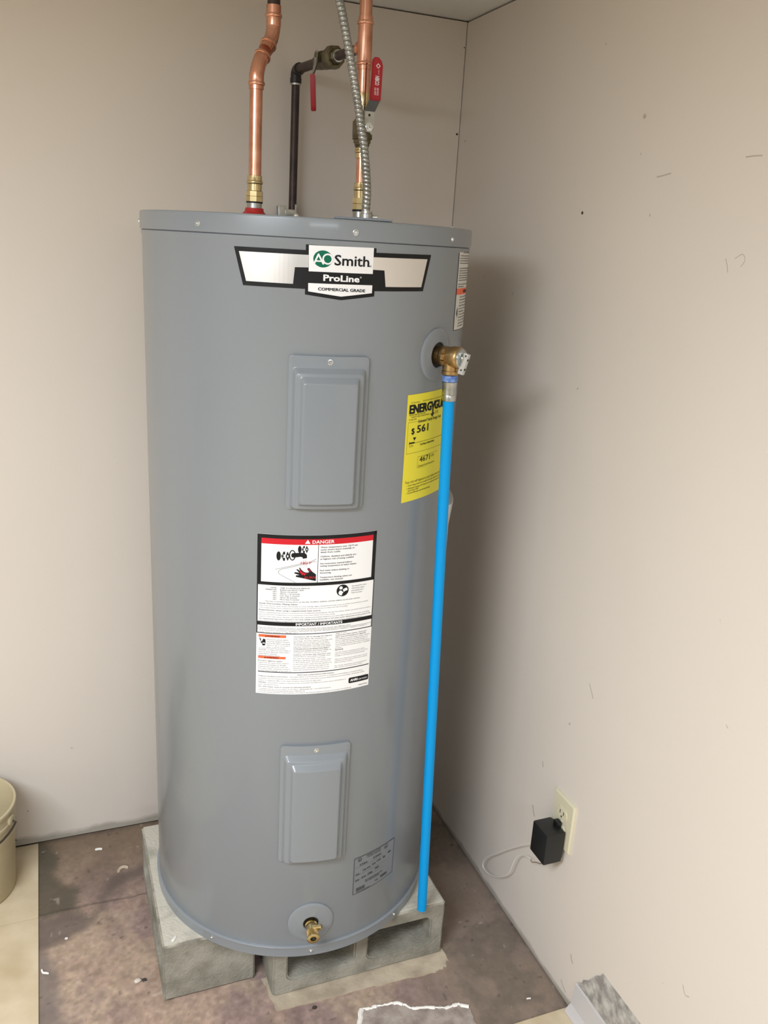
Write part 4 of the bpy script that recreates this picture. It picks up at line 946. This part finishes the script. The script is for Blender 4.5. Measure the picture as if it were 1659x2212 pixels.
# ------------------------------------------------------------------ flexible conduit and its cover plate on the heater top
fx = [(-0.4540, -0.615, 1.5880), (-0.4541, -0.612, 1.6010), (-0.4500, -0.602, 1.6280), (-0.4472, -0.587, 1.6560), (-0.4471, -0.573, 1.6930), (-0.4512, -0.563, 1.7300), (-0.4559, -0.555, 1.7665), (-0.4645, -0.550, 1.8105), (-0.4740, -0.545, 1.8545), (-0.4810, -0.540, 1.8885), (-0.4890, -0.534, 1.9225), (-0.5100, -0.518, 2.0000), (-0.5200, -0.511, 2.0380)]
cnd = thing('flexible_conduit', 'ribbed grey metal conduit snaking up from the heater top in front of the cold pipe', 'conduit', fx[0])
Q = catmull(fx, 8); S = [0.0]
for a, b in zip(Q, Q[1:]): S.append(S[-1] + (b - a).length)
N = int(S[-1] / .0009); QQ = []; j = 0
for i in range(N + 1):
    s = S[-1] * i / N
    while j < len(S) - 2 and S[j + 1] < s: j += 1
    QQ.append(Q[j].lerp(Q[j + 1], (s - S[j]) / (S[j + 1] - S[j])))
def rf(s, a):
    ph = (s / .0074 + a / (2 * math.pi)) % 1.0
    return .0056 + .0018 * math.sqrt(abs(math.sin(math.pi * ph)))
obj('armour', sweep(NB(), QQ, 0, 24, rfun=rf), M['conduit'], cnd, smooth=50)
bm = NB(); c0 = Vector((-0.4535, -0.6145, 1.5835))
lathe(bm, c0, ZAX, [(0, .0112), (.0105, .0112), (.0112, .0098), (.0150, .0092)], 28)
obj('connector', bm, M['galv'], cnd)
bm = NB(); sd = Vector((.95, -.30, 0)).normalized()
lathe(bm, c0 + Vector((0, 0, .0055)) + sd * .009, sd, [(0, .004), (.006, .004), (.0062, .0046), (.0092, .0044), (.0096, .003)], 16)
obj('clamp_screw', bm, M['zinc'], cnd)
rr = Vector((.9413, -.3376, 0)); rf2 = Vector((.3376, .9413, 0))
c1 = Vector((-0.4615, -0.618, 1.5814)); bm = NB()
prism(bm, [c1 - rr * .044 - rf2 * .120, c1 + rr * .047 - rf2 * .108, c1 + rr * .048 + rf2 * .062, c1 - rr * .048 + rf2 * .062], ZAX, .0030)
obj('cover_plate', bm, M['enamel'], heater, smooth=0)

# ------------------------------------------------------------------ blue relief discharge pipe
d0 = PT + NT * AX_D + Vector((0, 0, -.030)); d1 = Vector((-0.2915, -0.7160, 0.2050))
dd = (d1 - d0).normalized(); LD = (d1 - d0).length
dp = thing('discharge_pipe', 'bright blue plastic pipe hanging from the relief valve down the heater side', 'pipe', d0)
obj('thread_sealant', lathe(NB(), d0, dd, [(.0002, .0110), (.0010, .0128), (.0035, .0133), (.0075, .0130), (.0105, .0134), (.0115, .0118)], 28), M['sealant'], dp, label='smeared blue sealant')
obj('coupling', lathe(NB(), d0, dd, [(.0110, .0118), (.0118, .0131), (.0200, .0122), (.0300, .0126), (.0330, .0127), (.0336, .0122), (.0342, .0125), (.0440, .0122), (.0446, .0112)], 32), M['galv'], dp, label='shiny galvanised coupling')
obj('blue_tube', lathe(NB(), d0, dd, [(.0380, .0098), (LD, .0098), (LD + .0002, .0085), (LD - .01, .0080)], 32), M['blue_pipe'], dp)

# the heater and the lines joined to it are modelled round the base centre (CX, CY, ZB); the group is then scaled about the camera so its base meets the block tops
HS, BASE = 1.0377, Vector((-0.48992, -0.39835, 0.14455))
for o in (heater, hot, cold, cnd, dp):
    o.location = BASE + (Vector(o.location) - Vector((CX, CY, ZB))) * HS; o.scale = (HS, HS, HS)

# ------------------------------------------------------------------ outlet and plug-in adapter on the right wall
oy, oz = -0.7705, 0.4015
ou = thing('wall_outlet', 'ivory duplex outlet plate on the right wall behind the black adapter', 'outlet', (0, oy, oz))
PH, PW = .0590, .0385
def yz_ring(hw, hh, x, r, n=4):
    P = []
    for sy, sz, a0 in ((1, 1, 0), (-1, 1, 90), (-1, -1, 180), (1, -1, 270)):
        for k in range(n): a = R_(a0 + 90 * k / (n - 1)); P.append((x, oy + sy * (hw - r) + r * math.cos(a), oz + sz * (hh - r) + r * math.sin(a)))
    return P
bm = NB(); rings = [yz_ring(PW, PH, 0, .002), yz_ring(PW, PH, -.0030, .002), yz_ring(PW - .004, PH - .004, -.0062, .003)]
vr = [[bm.verts.new(p) for p in r] for r in rings]
for a, b in zip(vr, vr[1:]):
    for k in range(len(a)): bm.faces.new((a[k], a[(k + 1) % len(a)], b[(k + 1) % len(a)], b[k]))
bm.faces.new(vr[-1]); bmesh.ops.recalc_face_normals(bm, faces=bm.faces)
obj('cover_plate', bm, M['ivory'], ou, smooth=25)
for sgn in (1, -1):
    zc = oz + sgn * .0195; bm = NB(); P = []
    for k in range(28):
        a = 2 * math.pi * k / 28; P.append((-.0060, oy + .0170 * math.cos(a), zc + max(-.0120, min(.0120, .0170 * math.sin(a)))))
    prism(bm, P, (-1, 0, 0), .0022); rc = obj('receptacle', bm, M['ivory'], ou, smooth=25)
    bm = NB()
    for yy in (-.0062, .0062): box(bm, (-.00845, oy + yy - .0011, zc - .0010), (-.0078, oy + yy + .0011, zc + .0072))
    lathe(bm, (-.0078, oy, zc - .0066), (-1, 0, 0), [(0, .0024), (.0006, .0024)], 14)
    obj('slot', bm, M['black_rubber'], rc, smooth=0)
bm = NB(); lathe(bm, (-.006, oy, oz), (-1, 0, 0), [(0, .0036), (.0012, .0034), (.0016, .002)], 16); obj('screw', bm, M['ivory'], ou)
ad = thing('plug_adapter', 'black box plug-in power adapter in the lower socket of the ivory outlet', 'adapter', (-.0085, -.768, .36))
bm = NB(); box(bm, (-.0560, -.7960, .3200), (-.0120, -.7405, .3935), .004); obj('housing', bm, M['black_plastic'], ad)
bm = NB(); box(bm, (-.0205, -.7775, .3915), (-.0088, -.7610, .4045), .003); obj('mounting_tab', bm, M['black_plastic'], ad)
bm = NB(); box(bm, (-.0125, -.7925, .3260), (-.0086, -.7445, .3900), .001); obj('back_plate', bm, M['black_plastic'], ad)
yz = [(-0.7400, 0.322), (-0.7100, 0.2985), (-0.6885, 0.2832), (-0.6567, 0.2564), (-0.6244, 0.2255), (-0.591, 0.1924), (-0.5532, 0.1518), (-0.5172, 0.1135), (-0.5021, 0.0876), (-0.5028, 0.0729), (-0.5166, 0.0714), (-0.5416, 0.0793), (-0.5796, 0.1044), (-0.6073, 0.1321), (-0.6226, 0.1566), (-0.6301, 0.1782), (-0.6374, 0.2006), (-0.6487, 0.2212), (-0.6647, 0.2362), (-0.6849, 0.2476), (-0.6987, 0.2517)]
bw = obj('bell_wire', sweep(NB(), catmull([(-.02, y, z) for y, z in yz], 5), .0011, 8), M['bell_wire'], loc=(-.02, -.70, .2517), label='thin white looped wire hanging beside the black adapter', cat='wire')
obj('bare_end', sweep(NB(), catmull([(-.02, -.6987, .2517), (-.02, -.7040, .2475), (-.0205, -.7220, .2613), (-.021, -.7408, .273), (-.024, -.757, .300), (-.028, -.765, .3195)], 5), .0012, 8), M['bare_wire'], bw, label='brownish wire end')

# ------------------------------------------------------------------ bucket at the left edge
bx, by, bh = -1.2160, -0.124, 0.240
bk = thing('bucket', 'beige plastic bucket with a wire handle against the wall at far left', 'bucket', (bx, by, 0.0036))
obj('pail', lathe(NB(), (bx, by, .0036), ZAX, [(.002, .02), (0, .101), (.004, .1045), (.195, .1155), (.196, .1180), (.203, .1182), (.204, .1160), (.2290, .1165), (.2300, .1205), (.2370, .1210), (.2390, .1195), (.2385, .1150), (.228, .1125), (.008, .1010), (.006, .02)], 64), M['bucket'], bk, smooth=40)
rg = Vector((.92, -.39, 0)).normalized(); tg = Vector((rg.y, -rg.x, 0))
pts = []
for k in range(25):
    a = math.pi * k / 24; r0 = .1285 + .006 * math.sin(a)
    e = rg * math.cos(a) * r0 + tg * math.sin(a) * (r0 + .004); pts.append(Vector((bx, by, .206 - .028 * math.sin(a))) + e)
pts = [Vector((bx, by, .212)) + rg * .118] + pts + [Vector((bx, by, .212)) - rg * .118]
obj('wire_handle', sweep(NB(), pts, .0026, 8), M['wire'], bk)
bm = NB()
for sg in (1, -1): obj('handle_lug', lathe(NB(), Vector((bx, by, .212)) + rg * sg * .112, rg * sg, [(0, .013), (.008, .013), (.010, .010)], 20), M['bucket'], bk)

# ------------------------------------------------------------------ small litter on the floor
def lump(name, loc, size, m, label, cat, seed=1, flat=0.5):
    bm = NB(); bmesh.ops.create_icosphere(bm, subdivisions=2, radius=1.0); rnd = random.Random(seed)
    for v in bm.verts:
        v.co *= 1 + rnd.uniform(-.18, .18); v.co = Vector((v.co.x * size[0], v.co.y * size[1], (v.co.z + 0.9) * size[2]))
        v.co += Vector(loc)
    return obj(name, bm, m, loc=loc, smooth=60, label=label, cat=cat)
def curl(name, pts, w, m, label, cat):
    bm = NB(); P = catmull(pts, 5); prev = None
    for i, p in enumerate(P):
        t = (P[min(i + 1, len(P) - 1)] - P[max(i - 1, 0)]).normalized(); n = Vector((-t.y, t.x, 0.5)).normalized()
        ww = w * (1 if 0 < i < len(P) - 1 else .5)
        cur = [bm.verts.new(p - n * ww), bm.verts.new(p + n * ww), bm.verts.new(p + n * ww + Vector((0, 0, .0006))), bm.verts.new(p - n * ww + Vector((0, 0, .0006)))]
        if prev:
            for k in range(4): bm.faces.new((prev[k], prev[(k + 1) % 4], cur[(k + 1) % 4], cur[k]))
        else: bm.faces.new(cur)
        prev = cur
    bm.faces.new(prev); bmesh.ops.recalc_face_normals(bm, faces=bm.faces)
    return obj(name, bm, m, loc=tuple(P[0]), smooth=40, label=label, cat=cat)
curl('paper_scrap', [(-.9235, -.0660, .0012), (-.914, -.067, .0018), (-.906, -.069, .0012)], .0028, M['paper'], 'small white paper scrap on the floor near the back wall', 'scrap')
curl('wood_chip', [(-.8750, -.1700, .0012), (-.868, -.158, .0030), (-.858, -.156, .0034), (-.849, -.160, .0012)], .0034, M['wood'], 'tan curled wood chip on the floor left of the heater', 'chip')
lump('plaster_crumb', (-1.0018, -.3521, -.0002), (.0035, .0035, .0016), M['paper'], 'tiny white plaster crumb on the floor dark stain edge', 'crumb', 3)
curl('paint_curl', [(-1.0550, -.4260, .0012), (-1.052, -.437, .0022), (-1.046, -.441, .0030), (-1.040, -.4425, .0012)], .0020, M['paper'], 'white paint curl lying at the vinyl tile edge', 'scrap')
lump('pebble', (-.8620, -.5215, -.0005), (.0085, .0065, .0040), M['pebble'], 'pale pebble on the floor beside the left concrete block', 'pebble', 7)
lump('dark_pebble', (-.5196, -.7052, -.0002), (.0055, .0040, .0024), M['debris'], 'dark pebble on the floor in front of the right concrete block', 'pebble', 9)
lump('plaster_crumb', (-.8490, -.5225, -.0004), (.0060, .0042, .0022), M['debris'], 'dark crumb touching the pale pebble left of the heater', 'crumb', 12)
curl('paper_scrap', [(-.7960, -.5945 + .010, 0.1467), (-.791, -.5800, 0.1472), (-.786, -.5720, 0.1467)], .0026, M['paper'], 'white paper scrap on top of the left concrete block', 'scrap')
lump('dark_debris', (-.1700, -.4930, -.0002), (.0100, .0050, .0022), M['debris'], 'dark flake on the floor between the blue pipe and right wall', 'debris', 15)
curl('paper_scrap', [(-.0760, -.8280, .0012), (-.071, -.8290, .0018), (-.066, -.8300, .0012)], .0014, M['paper'], 'tiny white scrap on the floor near the bottom right baseboard', 'scrap')
